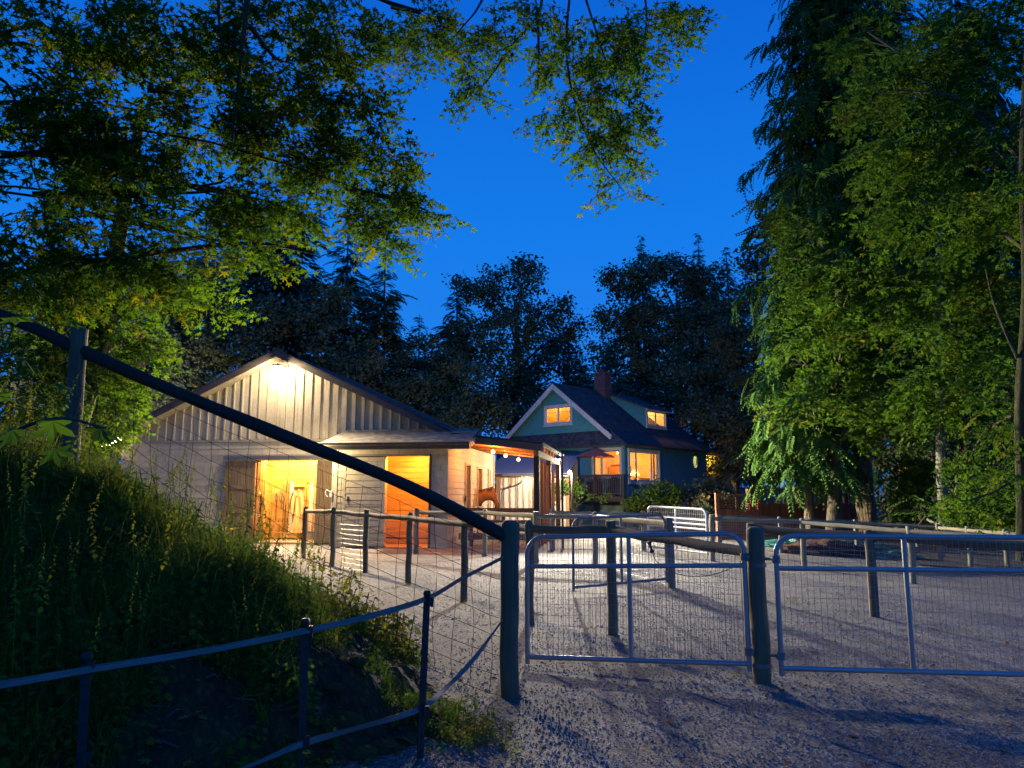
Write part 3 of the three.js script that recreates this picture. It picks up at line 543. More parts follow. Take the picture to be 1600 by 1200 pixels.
// ---------- canopy over the aisle ----------
seed(37);
const barnAt = (x, y, z) => V3(x, y, z).applyAxisAngle(V3(0, 1, 0), -9 * Math.PI / 180).add(V3(-7.615, 0, -24.11));
{
  const t = thing('canopy', 'low canopy roof with warm lit joists beside the horse stall', 'canopy', [-7.615, 0, -24.11], -9 * Math.PI / 180);
  const y = (x) => 3.24 - .115 * (x - 6);
  part('roof', quadSlab([6.02, y(6.02) + .18, .95], [8.8, y(8.8) + .18, .95], [8.8, y(8.8) + .18, -6.1], [6.02, y(6.02) + .18, -6.1], .05), M.roofDark, t);
  for (let x = 6.1, k = 0; x < 8.7; x += .262, k++) part('ceiling_board', quadSlab([x, y(x) + .12, .9], [x + .256, y(x + .256) + .12, .9], [x + .256, y(x + .256) + .12, -6.08], [x, y(x) + .12, -6.08], .02), pick(M.plank), t);
  for (let z = .7; z > -6.05; z -= .96) part('joist', quadSlab([6.06, y(6.06) + .095, z + .05], [8.7, y(8.7) + .095, z + .05], [8.7, y(8.7) + .095, z - .05], [6.06, y(6.06) + .095, z - .05], .16), pick(M.orangeWood), t);
  part('beam', bx(8.5, 8.64, y(8.6) - .24, y(8.6) - .07, -6.0, .82), M.orangeWood[0], t);
  part('fascia', quadSlab([6.02, y(6.02) + .12, .98], [8.8, y(8.8) + .12, .98], [8.8, y(8.8) + .12, .955], [6.02, y(6.02) + .12, .955], .2), M.fascia, t);
  for (const z of [.72, -2.6, -5.9]) part('post', bx(8.49, 8.65, -.05, y(8.6) - .245, z - .08, z + .08), M.darkWood, t);
  [[.05, 0], [-2.35, 1], [-5.3, 2]].forEach(([z], k) => { const x = 7.12, top = y(x) - .07, p = part('lamp_cord', tube([V3(x, top, z), V3(x, top - .1, z)], .006, 6), M.black, t); bulb(t, 'lamp_globe', [x, top - .16, z], .062, 0xffa04a, 16, 11); });
}
{ // plank rails across the aisle
  const t = thing('board_fence', 'orange lit plank rails closing the aisle below the lamps', 'fence', [-7.615, 0, -24.11], -9 * Math.PI / 180);
  for (const [a, b] of [[.62, .80], [.2, .40], [1.02, 1.16]]) part('plank', bx(6.06, 8.46, a, b, .06, .1), pick(M.orangeWood), t);
  for (const x of [6.4, 7.4, 8.3]) part('post', bx(x, x + .1, -.05, 1.16, .0, .058), M.orangeWood[1], t);
}
{ // upright boards beyond the canopy post
  const t = thing('slat_screen', 'row of tall orange slats standing right of the canopy post', 'screen');
  const top = [0.924, 2.573, -23.2], end = [1.504, 2.414, -27.2];
  for (let k = 0; k < 5; k++) { const u = k / 4, x = lerp(top[0], end[0], u), z = lerp(top[2], end[2], u), h = lerp(top[1], end[1], u) + .05; const s = part('slat', bx(-.048, .048, -.1, h, -.03, .03), pick(M.orangeWood), t); s.position.set(x, 0, z); s.rotation.y = R(.1, .4); }
  for (const h of [.3, .9]) part('cross_rail', tube([V3(top[0] + .02, h, top[2] - .1), V3(end[0], h, end[2])], .04, 6), M.orangeWood[1], t);
}
{ // horse looking out of the stall
  const J = { chest: [5.35, 1.05, -3.34, .30], wither: [5.2, 1.5, -3.34, .27], neck: [5.95, 1.42, -3.35, .215], mid: [6.22, 1.54, -3.36, .175], poll: [6.46, 1.66, -3.36, .115], cheek: [6.50, 1.50, -3.36, .135], nose: [6.64, 1.24, -3.36, .082], lip: [6.68, 1.15, -3.36, .066], rump: [4.9, 1.3, -3.34, .3] };
  const bones = [['rump', 'chest'], ['chest', 'wither'], ['chest', 'neck'], ['wither', 'neck'], ['neck', 'mid'], ['mid', 'poll'], ['poll', 'cheek'], ['mid', 'cheek'], ['cheek', 'nose'], ['nose', 'lip']];
  const ears = [[[6.47, 1.76, -3.30, .028], [6.50, 1.91, -3.285, .008]], [[6.47, 1.76, -3.42, .028], [6.50, 1.91, -3.435, .008]]];
  const cap = (p, a, b) => { const ax = a[0], ay = a[1], az = a[2], ux = b[0] - ax, uy = b[1] - ay, uz = b[2] - az, L = ux * ux + uy * uy + uz * uz, t = clamp(((p[0] - ax) * ux + (p[1] - ay) * uy + (p[2] - az) * uz) / L, 0, 1); return Math.hypot(p[0] - ax - ux * t, p[1] - ay - uy * t, (p[2] - az - uz * t) * 1.35) - lerp(a[3], b[3], t); };
  const smin = (a, b, k) => { const h = clamp(.5 + .5 * (b - a) / k, 0, 1); return lerp(b, a, h) - k * h * (1 - h); };
  const dist = (p) => { let d = 9; for (const [a, b] of bones) d = smin(d, cap(p, J[a], J[b]), .05); for (const [a, b] of ears) d = smin(d, cap(p, a, b), .02); d = Math.max(d, -(Math.hypot(p[0] - 6.7, p[1] - 1.19, Math.abs(p[2] + 3.36) - .055) - .014)); return d; };
  const N = 110, half = 1.06, c = [5.85, 1.28, -3.36], mc = new MarchingCubes(N, M.horse, false, false, 90000); mc.isolation = 0;
  for (let k = 0; k < N; k++) for (let j = 0; j < N; j++) for (let i = 0; i < N; i++) mc.field[k * N * N + j * N + i] = -dist([c[0] + (i - N / 2) / (N / 2) * half, c[1] + (j - N / 2) / (N / 2) * half, c[2] + (k - N / 2) / (N / 2) * half]);
  mc.update();
  const g = new THREE.BufferGeometry(), q = mc.count ?? mc.geometry.drawRange.count, pos = new Float32Array(mc.positionArray.slice(0, q * 3)), nor = new Float32Array(mc.normalArray.slice(0, q * 3));
  for (let i = 0; i < q * 3; i++) pos[i] = pos[i] * half + c[i % 3];
  g.setAttribute('position', new THREE.BufferAttribute(pos, 3)); g.setAttribute('normal', new THREE.BufferAttribute(nor, 3)); g.setAttribute('uv', new THREE.BufferAttribute(new Float32Array(q * 2), 2));
  const t = thing('horse', 'brown horse looking out over the stall door', 'horse', [-7.615, 0, -24.11], -9 * Math.PI / 180);
  part('body', g, M.horse, t);
  const mane = []; for (let k = 0; k < 26; k++) { const u = k / 25, a = V3(lerp(5.75, 6.5, u), lerp(1.62, 1.81, u) + .02, -3.36 + R(-.02, .02)); mane.push(tube([a, a.clone().add(V3(-.02, .0, R(.03, .07))), a.clone().add(V3(R(-.06, 0), -.12 - R(0, .05), R(.09, .13)))], [.016, .014, .003], 5)); }
  for (let k = 0; k < 5; k++) mane.push(tube([V3(6.5, 1.79, -3.36 + k * .01 - .02), V3(6.57, 1.74, -3.36 + k * .015 - .03), V3(6.6, 1.62, -3.36 + k * .02 - .04)], [.014, .012, .003], 5));
  part('mane', merge(mane), M.horseDark, t);
  for (const s of [-1, 1]) { const e = part('eye', new THREE.SphereGeometry(.018, 10, 8), M.black, t); e.position.set(6.575, 1.58, -3.36 + s * .088); }
  for (const s of [-1, 1]) part('nostril', new THREE.SphereGeometry(.013, 8, 6).translate(6.715, 1.175, -3.36 + s * .032), M.black, t);
  const hb = [[[6.40, 1.52], [6.575, 1.60]], [[6.53, 1.34], [6.685, 1.38]]]; for (const [[ax, ay], [bx2, by]] of hb) for (const s of [-1, 1]) part('halter_strap', tube([V3(ax, ay, -3.36 + s * .082), V3((ax + bx2) / 2, (ay + by) / 2, -3.36 + s * .088), V3(bx2, by, -3.36 + s * .03)], .007, 5), M.navy, t);
}
// ---------- things in the doorway ----------
{
  const Bt = (name, label, cat, x, y, z) => { const p = barnAt(x, y, z); return thing(name, label, cat, [p.x, p.y, p.z], -9 * Math.PI / 180); };
  const coat = Bt('coat', 'long tan coat hanging in the barn doorway', 'coat', .06, 1.72, -1.47);
  { const pos = [], idx = [], n = 28, m = 16; for (let j = 0; j <= m; j++) { const u = j / m, w = .035 + .1 * Math.pow(u, .4) + .03 * u + .012 * Math.sin(u * 9); for (let i = 0; i <= n; i++) { const a = i / n * 6.2832, f = 1 + .2 * Math.sin(a * 7 + u * 3) * u + .07 * Math.sin(a * 3 + 1); pos.push(Math.cos(a) * w * f, -.02 - 1.42 * u, Math.sin(a) * (.03 + .065 * u) * f); } } for (let j = 0; j < m; j++) for (let i = 0; i < n; i++) { const a = j * (n + 1) + i; idx.push(a, a + 1, a + n + 1, a + 1, a + n + 2, a + n + 1); } const g = new THREE.BufferGeometry(); g.setAttribute('position', new THREE.Float32BufferAttribute(pos, 3)); g.setIndex(idx); g.computeVertexNormals(); part('body', boxUV(g), M.canvas, coat); }
  for (const s of [-1, 1]) part('sleeve', tube(curve([[s * .06, -.07, .03], [s * .15, -.3, .06], [s * .18, -.6, .07], [s * .175, -.82, .08]], 10), [.045, .06, .06, .06, .058, .055, .055, .05, .05, .05, .048], 10), M.canvas, coat);
  part('collar', new THREE.TorusGeometry(.055, .02, 8, 16).rotateX(1.3).translate(0, -.03, .01), M.canvas, coat);
  const rack = Bt('hook_rail', 'dark hook rail on the plank wall above the coat', 'hook rail', .02, 1.80, -1.60);
  part('board', bx(-.2, .2, -.03, .03, 0, .02), M.darkWood, rack); for (const x of [-.16, -.06, .05, .15]) part('hook', tube(curve([[x, -.01, .02], [x, -.02, .07], [x, -.06, .07], [x, -.05, .1]], 8), .008, 6), M.black, rack);
  const jacket = Bt('jacket', 'dark small jacket behind the tan coat', 'jacket', -.11, 1.70, -1.54);
  part('body', tube(curve([[0, 0, 0], [-.03, -.2, .02], [-.05, -.5, .03], [-.04, -.75, .02]], 10), [.03, .07, .09, .1, .1, .1, .1, .1, .095, .09, .08], 10, true, .15), M.navy, jacket);
  const tools = (name, label, cat, x, y, z, list) => { const t = Bt(name, label, cat, x, y, z); for (const [n, g, m] of list) part(n, g, m, t); return t; };
  tools('halter', 'dark rope halter hanging on the wall left of the door', 'halter', -.60, 1.55, -1.56, [['strap', tube(curve([[0, .2, 0], [-.06, 0, .02], [-.03, -.22, .03], [.04, -.3, .03], [.07, -.1, .03], [.02, .1, .02], [.03, -.35, .04], [.05, -.48, .04]], 34), .016, 6, true, .3), M.navy], ['ring', new THREE.TorusGeometry(.03, .007, 6, 14).translate(.02, -.25, .05), M.steel]]);
  tools('lead_rope', 'thin coiled lead rope hanging between halter and wall post', 'rope', -.80, 1.45, -1.56, [['coil', new THREE.TorusGeometry(.03, .011, 6, 18).scale(1, 4.5, 1), M.navy], ['tail', tube(curve([[0, -.1, 0], [.03, -.3, .02], [-.01, -.55, .01], [.03, -.75, .02]], 14), .01, 6), M.black]]);
  tools('pitchfork', 'long handled pitchfork leaning on the wall before the inner door', 'tool', -.42, .06, -1.42, [['handle', tube([V3(0, .0, 0), V3(.02, 1.95, -.12)], .014, 8), M.darkWood], ['tines', merge([-.09, -.045, 0, .045, .09].map((x) => tube(curve([[x * .4, .2, .0], [x, .1, .02], [x, -.04, .05]], 6), .006, 5))), M.steel]]);
  tools('broom', 'green bristled broom standing in the doorway corner', 'broom', -1.08, .06, -.86, [['handle', tube([V3(.02, .3, 0), V3(.2, 1.15, -.12)], .014, 8), M.olive], ['head', bx(-.1, .12, .22, .3, -.05, .05), M.olive], ['bristles', merge([...Array(40)].map(() => { const x = R(-.1, .12), z = R(-.05, .05); return tube([V3(x, .22, z), V3(x * 1.3, 0, z * 1.5)], .007, 4); })), M.olive]]);
  tools('hose_coil', 'coiled green garden hose on the floor inside the doorway', 'hose', -1.3, .06, -.78, [['coil', merge([0, 1, 2, 3].map((k) => new THREE.TorusGeometry(.16 - k * .008, .016, 8, 26).rotateX(Math.PI / 2).translate(.008 * k, .02 + .034 * k, 0))), M.olive]]);
  tools('bench', 'low wooden bench in front of the plank wall', 'bench', -.2, .05, -1.38, [['seat', bx(-.42, .44, .21, .25, -.13, .13), M.plank[2]], ['leg', bx(-.4, -.34, 0, .209, -.11, .11), M.plank[1]], ['leg', bx(.36, .42, 0, .209, -.11, .11), M.plank[1]], ['front', bx(-.339, .359, .06, .2, .1, .12), M.plank[2]]]);
  for (const [x, label] of [[-.05, 'pale left boot on the bench end'], [.3, 'pale boot at the right end of the bench']]) tools('boot', label, 'boot', x, .30, -1.36, [['shaft', tube([V3(0, .02, 0), V3(0, .16, -.01)], [.04, .046], 10), M.fabric], ['foot', new THREE.SphereGeometry(.05, 12, 8).scale(.9, .62, 1.7).translate(0, .0, .05), M.fabric]]);
  tools('storage_box', 'grey plastic box on the floor at the right of the doorway', 'box', .68, .05, -1.35, [['bin', bx(-.16, .16, 0, .26, -.12, .12), M.concrete], ['lid', bx(-.175, .175, .261, .29, -.135, .135), M.steel]]);
  for (const [y, label] of [[1.68, 'highest white helmet on the doorway shelf'], [1.28, 'middle white box on the doorway shelf'], [.88, 'lowest white jug on the doorway shelf']]) {
    tools('wall_shelf', ['plank shelf at', y > 1.5 ? 'eye level' : y > 1 ? 'waist level' : 'knee level', 'at the left of the doorway'].join(' '), 'shelf', -1.3, y - .12, -.98, [['board', bx(-.25, .25, -.02, 0, -.09, .13), M.orangeWood[0]], ['bracket', bx(.1, .13, -.1, -.021, -.08, .06), M.darkWood], ['bracket', bx(-.13, -.1, -.1, -.021, -.08, .06), M.darkWood]]);
    tools(y > 1.5 ? 'helmet' : y > 1 ? 'small_box' : 'jug', label, y > 1.5 ? 'helmet' : y > 1 ? 'box' : 'jug', -1.16, y - .11, -.92, [['body', y > 1.5 ? new THREE.SphereGeometry(.1, 16, 10, 0, 6.3, 0, 1.7).scale(1, .95, 1.2).translate(0, .015, 0) : y > 1 ? bx(-.09, .07, 0, .15, -.06, .06) : new THREE.LatheGeometry([[0, 0], [.075, 0], [.08, .1], [.06, .16], [.025, .19], [.025, .22], [0, .22]].map(([a, b]) => new THREE.Vector2(a, b)), 14), M.whiteTrim], ...(y > 1.5 ? [['brim', new THREE.TorusGeometry(.103, .008, 6, 20).rotateX(Math.PI / 2).scale(1, 1, 1.2).translate(0, .015, 0), M.black]] : y > 1 ? [['lid', bx(-.095, .075, .151, .17, -.065, .065), M.redwood[0]]] : [['handle', new THREE.TorusGeometry(.045, .01, 6, 14).translate(.08, .1, 0), M.whiteTrim]])]);
  }
  tools('gloves', 'dark gloves hanging on the shelf wall', 'gloves', -1.0, 1.3, -.94, [['glove', merge([0, 1].map((k) => tube(curve([[.03 * k, .1, 0], [-.03 + .03 * k, 0, .02], [-.08 + .05 * k, -.1, .02]], 6), [.02, .03, .036, .036, .034, .03, .015], 8, true, .3))), M.black], ['cord', tube([V3(0, .1, 0), V3(0, .2, -.02)], .005, 5), M.black]]);
}
{ // wheelbarrow half hidden by the bank
  const t = thing('wheelbarrow', 'green wheelbarrow with yellow grips parked by the barn wall', 'wheelbarrow', [-9.23, 0.197, -22.2], -.15); t.position.y = 0;
  const o = [[-.45, .62], [.42, .62], [.28, .3], [-.22, .3]], g = []; const q = (s, k) => o.map(([x, y]) => [x, y, s * (y > .5 ? .33 : .2) * k]);
  const a = q(1, 1), b = q(-1, 1); const face = (p) => g.push(quadSlab(...p, .012)); face([a[3], a[2], a[1], a[0]]); face([b[0], b[1], b[2], b[3]]); face([a[0], b[0], b[3], a[3]]); face([b[1], a[1], a[2], b[2]]); face([a[2], a[3], b[3], b[2]]);
  part('tray', merge(g), M.tubGreen, t);
  for (const s of [-1, 1]) { part('handle', tube([V3(-.62, .2, s * .06), V3(0, .3, s * .19), V3(.95, .58, s * .28)], .02, 8), M.darkWood, t); part('grip', tube([V3(.8, .535, s * .265), V3(1.0, .597, s * .285)], .027, 8), M.yellow, t); part('leg', tube(curve([[.2, .34, s * .2], [.32, .02, s * .22], [.42, .36, s * .23]], 8), .014, 6), M.steel, t); }
  const w = part('wheel', new THREE.TorusGeometry(.15, .045, 10, 22).translate(-.6, .195, 0), M.rubber, t); part('rim', new THREE.CylinderGeometry(.11, .11, .05, 16).rotateX(Math.PI / 2).translate(-.6, .195, 0), M.steel, w);
}

// ---------- house ----------
seed(41);
const houseTurn = -42.2 * Math.PI / 180, houseOrigin = V3(5.88, 0, -38);
const houseAt = (x, y, z) => V3(x, y, z).applyAxisAngle(V3(0, 1, 0), houseTurn).add(houseOrigin).toArray();
const house = thing('house', 'blue gabled house with lit windows, dormer and brick chimney', 'house', houseOrigin.toArray(), houseTurn);
function windowUnit(parent, x0, x1, y0, y1, z, sashes, muntin, place) {    // trim, sashes, panes; facing +z before place()
  const w = part('window', place(merge([bx(x0 - .12, x0, y0 - .12, y1 + .15, z - .02, z + .06), bx(x1, x1 + .12, y0 - .12, y1 + .15, z - .02, z + .06), bx(x0, x1, y1, y1 + .15, z - .02, z + .065), bx(x0 - .16, x1 + .16, y0 - .18, y0 - .121, z - .02, z + .11), bx(x0, x1, y0 - .12, y0, z - .02, z + .06)])), M.whiteTrim, parent);
  let x = x0; const W = x1 - x0;
  for (const f of sashes) {
    const a = x + .002, b = x + W * f - .002; x = x + W * f;
    part('sash', place(merge([bx(a, a + .06, y0, y1, z - .06, z - .021), bx(b - .06, b, y0, y1, z - .06, z - .021), bx(a + .06, b - .06, y0, y0 + .06, z - .06, z - .021), bx(a + .06, b - .06, y1 - .06, y1, z - .06, z - .021)])), M.whiteTrim, w);
    part('pane', place(bx(a + .055, b - .055, y0 + .055, y1 - .055, z - .046, z - .042)), M.glass, w);
    if (muntin) { const m = [bx(a + .06, b - .06, y1 - .06 - (y1 - y0) * .26, y1 - .04 - (y1 - y0) * .26, z - .04, z - .03)]; for (const k of [1 / 3, 2 / 3]) m.push(bx(lerp(a, b, k) - .01, lerp(a, b, k) + .01, y1 - .06 - (y1 - y0) * .25, y1 - .06, z - .04, z - .031)); part('muntin', place(merge(m)), M.whiteTrim, w); }
  }
  return w;
}
{
  const same = (g) => g, right = (g) => turned(g, -.35), XL = -9.55, ZB = -9.3, C = -4.95;
  const front = [[-2.3, -.62, 2.55, 3.85]], side = [[.8, 3.7, 2.25, 3.8], [7.6, 8.05, 3.1, 3.85]];
  part('front_wall', holed(XL, -.36, 1.4, 4.2, -.5, -.38, front), M.teal, house);
  part('right_wall', turned(holed(.37, -ZB, 1.4, 4.2, -.15, -.03, side), -.35), M.teal, house);
  part('back_wall', merge([bx(XL, -.5, 1.4, 4.2, ZB - .12, ZB), bx(XL, XL + .12, 1.4, 4.2, ZB, -.51)]), M.teal, house);
  asStuff(part('front_siding', siding(house, { x0: XL, x1: -.36, y0: 1.42, y1: 4.16, step: .125, holes: front, mats: [M.teal], z: -.38, t0: .024, joined: true }), M.teal, house));
  asStuff(part('right_siding', siding(house, { x0: .36, x1: -ZB, y0: 1.42, y1: 4.16, step: .125, holes: side, mats: [M.teal], z: -.03, t0: .024, turn: -.35, joined: true }), M.teal, house));
  part('corner_board', bx(-.47, -.33, 1.4, 4.16, -.475, -.335), M.teal, house);
  part('foundation', merge([bx(XL, -.4, -.8, 1.395, -.5, -.42)]), M.mint, house); part('foundation', bx(-.5, -.41, -.8, 1.395, ZB, -.505), M.cream, house);
  part('basement_panel', bx(-4.3, -3.2, 0, 1.3, -.415, -.38), M.cream, house);
  const bw = part('basement_window', bx(-3.9, -3.5, .55, .95, -.375, -.36), M.whiteTrim, house); part('pane', bx(-3.86, -3.54, .59, .91, -.359, -.35), M.glass, bw);
  windowUnit(house, -2.3, -.62, 2.55, 3.85, -.35, [.28, .72], false, same);
  windowUnit(house, .8, 3.7, 2.25, 3.8, 0, [.24, .52, .24], false, right);
  { // eight-sided window
    const s = new THREE.Shape(), h = new THREE.Path(), oct = (r, o) => { for (let k = 0; k <= 8; k++) { const a = (k + .5) / 8 * 6.28318, p = [7.825 + r * .72 * Math.cos(a), 3.475 + r * Math.sin(a)]; k ? o.lineTo(...p) : o.moveTo(...p); } }; oct(.56, s); oct(.40, h); s.holes.push(h);
    const f = part('octagon_window', right(boxUV(new THREE.ExtrudeGeometry(s, { depth: .05, bevelEnabled: false }).translate(0, 0, .0))), M.teal, house); part('pane', right(bx(7.6, 8.05, 3.1, 3.85, -.04, -.036)), M.glass, f);
  }
  // floors and inner walls
  part('floor', bx(XL + .13, -.51, 1.36, 1.5, ZB + .01, -.51), M.furniture, house);
  part('ceiling', bx(XL + .1, -.45, 4.16, 4.26, ZB + .01, -.45), M.plaster, house);
  part('inner_wall', merge([bx(-4.6, -4.5, 1.5, 4.16, -4.9, -.51), bx(-4.5, -.5, 1.5, 4.16, -5.0, -4.9), bx(-1.6, -1.5, 1.5, 4.16, ZB + .01, -6.6), bx(-1.5, -.5, 1.5, 4.16, -6.7, -6.6)]), M.plaster, house);
  for (const [x, y, z, cd] of [[-2.3, 3.85, -2.6, 32], [-1.1, 3.7, -7.8, 14]]) bulb(house, 'ceiling_lamp', [x, y, z], .06, 0xffab4a, 10, cd);
  part('curtain', merge([turned(bx(.86, 1.05, 2.3, 3.75, -.22, -.19), -.35), turned(bx(3.45, 3.64, 2.3, 3.75, -.22, -.19), -.35)]), M.fabric, house);
  // gable
  const sl = .79, ry = (x) => 7.8 - sl * Math.abs(x - C), gz = -.5, gw = [-5.72, -3.95, 5.55, 6.45];
  { const s = new THREE.Shape([[C - 3.5, 4.75], [C + 3.5, 4.75], [C + 3.5, 4.96], [C, 7.72], [C - 3.5, 4.96]].map(([a, b]) => new THREE.Vector2(a, b))), h = new THREE.Path(); h.moveTo(gw[0], gw[2]); h.lineTo(gw[1], gw[2]); h.lineTo(gw[1], gw[3]); h.lineTo(gw[0], gw[3]); h.closePath(); s.holes.push(h); part('gable_wall', boxUV(new THREE.ExtrudeGeometry(s, { depth: .12, bevelEnabled: false }).translate(0, 0, gz - .13)), M.tealLight, house); }
  { const l = []; for (let y = 4.85; y < 7.6; y += .15) { const hw = Math.min(3.45, (7.7 - y - .13) / sl); for (const [a, b] of spans(C - hw, C + hw, y, y + .148, [gw])) l.push(wedge(a, b, y, y + .149, gz - .009, .022, .008)); } asStuff(part('gable_siding', merge(l), M.tealLight, house)); }
  windowUnit(house, ...gw, gz + .03, [.5, .5], true, same);
  for (const s of [-1, 1]) {
    part('barge_board', prism([[C, 7.80], [C + s * 3.95, ry(C + 3.95) ], [C + s * 3.95, ry(C + 3.95) - .32], [C, 7.46]], -.16, -.10), M.whiteTrim, house);
    const a = [C, 7.86, -.1], b = [C, 7.86, ZB - .5], c = [C + s * 3.66, 4.97, ZB - .5], d = [C + s * 3.66, 4.97, -.1];
    part('roof_slope', quadSlab(...(s > 0 ? [d, c, b, a] : [a, b, c, d]), .06), M.roofHouse, house);
    const e = [C + s * 5.0, 4.17, ZB - .5], f = [C + s * 5.0, 4.17, .1], c2 = [C + s * 3.661, 4.965, ZB - .5], d2 = [C + s * 3.661, 4.965, -.5];
    part('roof_skirt', quadSlab(...(s > 0 ? [f, e, c2, d2] : [d2, c2, e, f]), .06), M.roofHouse, house);
  }
  part('roof_skirt', quadSlab([C - 5, 4.168, .1], [C + 5, 4.168, .1], [C + 3.66, 4.96, -.498], [C - 3.66, 4.96, -.498], .06), M.roofHouse, house);
  part('gutter', merge([tube([V3(C - 5.02, 4.1, .14), V3(.06, 4.1, .14)], .06, 8), tube([V3(.09, 4.1, .16), V3(.09, 4.1, ZB - .5)], .06, 8)]), M.fascia, house);
  part('soffit', merge([bx(C - 5, -.02, 4.08, 4.1, -.34, .08), bx(-.33, .04, 4.08, 4.1, ZB - .45, -.341)]), M.teal, house);
  part('attic_floor', bx(C - 3.4, C + 3.4, 4.9, 4.98, -4.0, -.65), M.plaster, house); part('attic_wall', prism([[C - 3.3, 4.99], [C + 3.3, 4.99], [C, 7.6]], -3.9, -3.8), M.plaster, house);
  for (const s of [-1, 1]) { const q = [[C, 7.6, -.66], [C, 7.6, -3.8], [C + s * 3.2, 5.07, -3.8], [C + s * 3.2, 5.07, -.66]]; part('attic_lining', quadSlab(...(s > 0 ? [q[3], q[2], q[1], q[0]] : q), .04), M.plaster, house); }
  bulb(house, 'ceiling_lamp', [C + .1, 6.75, -2.0], .06, 0xffb042, 10, 22);
  part('back_gable', prism([[C - 3.6, 4.3], [C + 3.6, 4.3], [C + 3.6, 4.9], [C, 7.72], [C - 3.6, 4.9]], ZB - .12, ZB), M.teal, house);
  // dormer
  { const z0 = -4.9, z1 = -7.2, xf = -1.85, side_ = (z) => prism([[xf, ry(xf)], [xf, 6.58], [C + .25, 7.66]], z - .1, z);
    part('dormer_side', side_(z0), M.tealLight, house); part('dormer_side', side_(z1 + .1), M.tealLight, house);
    const l = []; for (let y = 5.5; y < 7.6; y += .16) { const a = C + (7.8 - y) / sl, b = Math.min(xf, C + .25 + (7.66 - y) / .38); if (y < 6.58 ? xf - a > .05 : b - a > .05) l.push(wedge(a - .05, y < 6.5 ? xf : b, y, y + .159, z0 + .001, .02, .008)); } asStuff(part('dormer_shingles', merge(l), M.tealLight, house));
    const h = [-z0 + .16, -z1 - .16, 5.56, 6.42]; part('dormer_front', turned(holed(-z0 + .01, -z1 - .01, 5.2, 6.58, -.1, -.005, [h]), xf), M.tealLight, house);
    windowUnit(house, ...h, .02, [.5, .5], true, (g) => turned(g, xf));
    part('dormer_roof', quadSlab([xf + .35, 6.54, z0 + .25], [xf + .35, 6.54, z1 - .25], [C + .1, 7.83, z1 - .25], [C + .1, 7.83, z0 + .25], .07), M.roofHouse, house);
    part('dormer_fascia', turned(bx(-z0 - .25, -z1 + .25, 6.40, 6.47, .31, .34), xf), M.whiteTrim, house);
    part('dormer_lining', merge([prism([[xf - .12, ry(xf - .12) + .05], [xf - .12, 6.54], [C + .45, 7.5]], z1 + .102, z1 + .13), prism([[xf - .12, ry(xf - .12) + .05], [xf - .12, 6.54], [C + .45, 7.5]], z0 - .13, z0 - .102), quadSlab([xf - .11, ry(xf) + .12, z0 - .14], [xf - .11, ry(xf) + .12, z1 + .14], [C + .4, ry(C + .4) + .1, z1 + .14], [C + .4, ry(C + .4) + .1, z0 - .14], .02)]), M.plaster, house);
    bulb(house, 'ceiling_lamp', [-2.9, 6.6, -6.0], .05, 0xffb45c, 10, 15);
  }
  const ch = part('chimney', bx(-5.05, -4.25, 7.0, 8.8, -5.0, -4.3), M.brick, house); part('chimney_cap', merge([bx(-5.12, -4.18, 8.801, 8.9, -5.07, -4.23), bx(-4.85, -4.45, 8.901, 9.1, -4.85, -4.45)]), M.brick, ch);
  // deck
  const dy = 1.46, dz = .95, dx0 = -3.3, dx1 = .42;
  for (let x = dx0; x < dx1; x += .142) part('deck_board', bx(x, Math.min(x + .136, dx1), dy - .04, dy, -.37, dz), M.deckWood, house);
  part('deck_rim', merge([bx(dx0, dx1, dy - .26, dy - .041, dz - .05, dz), bx(dx1 - .05, dx1, dy - .26, dy - .041, -.37, dz - .051)]), M.deckWood, house);
  for (const x of [dx0 + .02, -1.45, dx1 - .12]) { part('deck_post', bx(x, x + .11, -.3, dy + 1.12, dz - .162, dz - .052), M.deckWood, house); }
  part('deck_rail', merge([bx(dx0, dx1, dy + 1.02, dy + 1.09, dz - .13, dz - .05), bx(dx0, dx1, dy + .1, dy + .16, dz - .11, dz - .07)]), M.deckWood, house);
  for (let x = dx0 + .18; x < dx1 - .14; x += .115) part('baluster', bx(x, x + .04, dy + .161, dy + 1.019, dz - .11, dz - .07), M.deckWood, house);
  // side porch
  part('porch_beam', turned(bx(9.3, 12.0, 3.92, 4.08, -.3, -.1), -.35), M.yellow, house); part('porch_post', turned(bx(11.75, 11.93, 1.5, 3.915, -.3, -.12), -.35), M.cream, house); part('porch_brace', turned(prism([[11.2, 3.915], [11.745, 3.4], [11.745, 3.55], [11.36, 3.915]], -.26, -.16), -.35), M.cream, house);
  part('porch_roof', quadSlab([.05, 4.16, -9.8], [.05, 4.16, -12.3], [-3.6, 5.0, -12.3], [-3.6, 5.0, -9.8], .07), M.roofHouse, house); part('porch_floor', bx(-3.6, -.3, 1.35, 1.5, -13.8, ZB - .13), M.deckWood, house);
  part('porch_rail', turned(merge([bx(9.3, 13.7, 2.5, 2.58, -.26, -.18), bx(9.3, 13.7, 1.6, 1.66, -.25, -.19)]), -.35), M.cream, house);
  for (let x = 9.4; x < 13.65; x += .13) part('baluster', turned(bx(x, x + .045, 1.661, 2.499, -.24, -.2), -.35), M.cream, house);
  bulb(house, 'porch_lamp', [-1.3, 3.75, -11.0], .07, 0xffc24a, 10, 45);
}
function placed(name, label, cat, x, y, z, parts, turn = houseTurn) { const t = thing(name, label, cat, houseAt(x, y, z), turn); for (const [n, g, m] of parts) part(n, g, m, t); return t; }
const lathe = (p, n = 20) => new THREE.LatheGeometry(p.map(([a, b]) => new THREE.Vector2(a, b)), n);
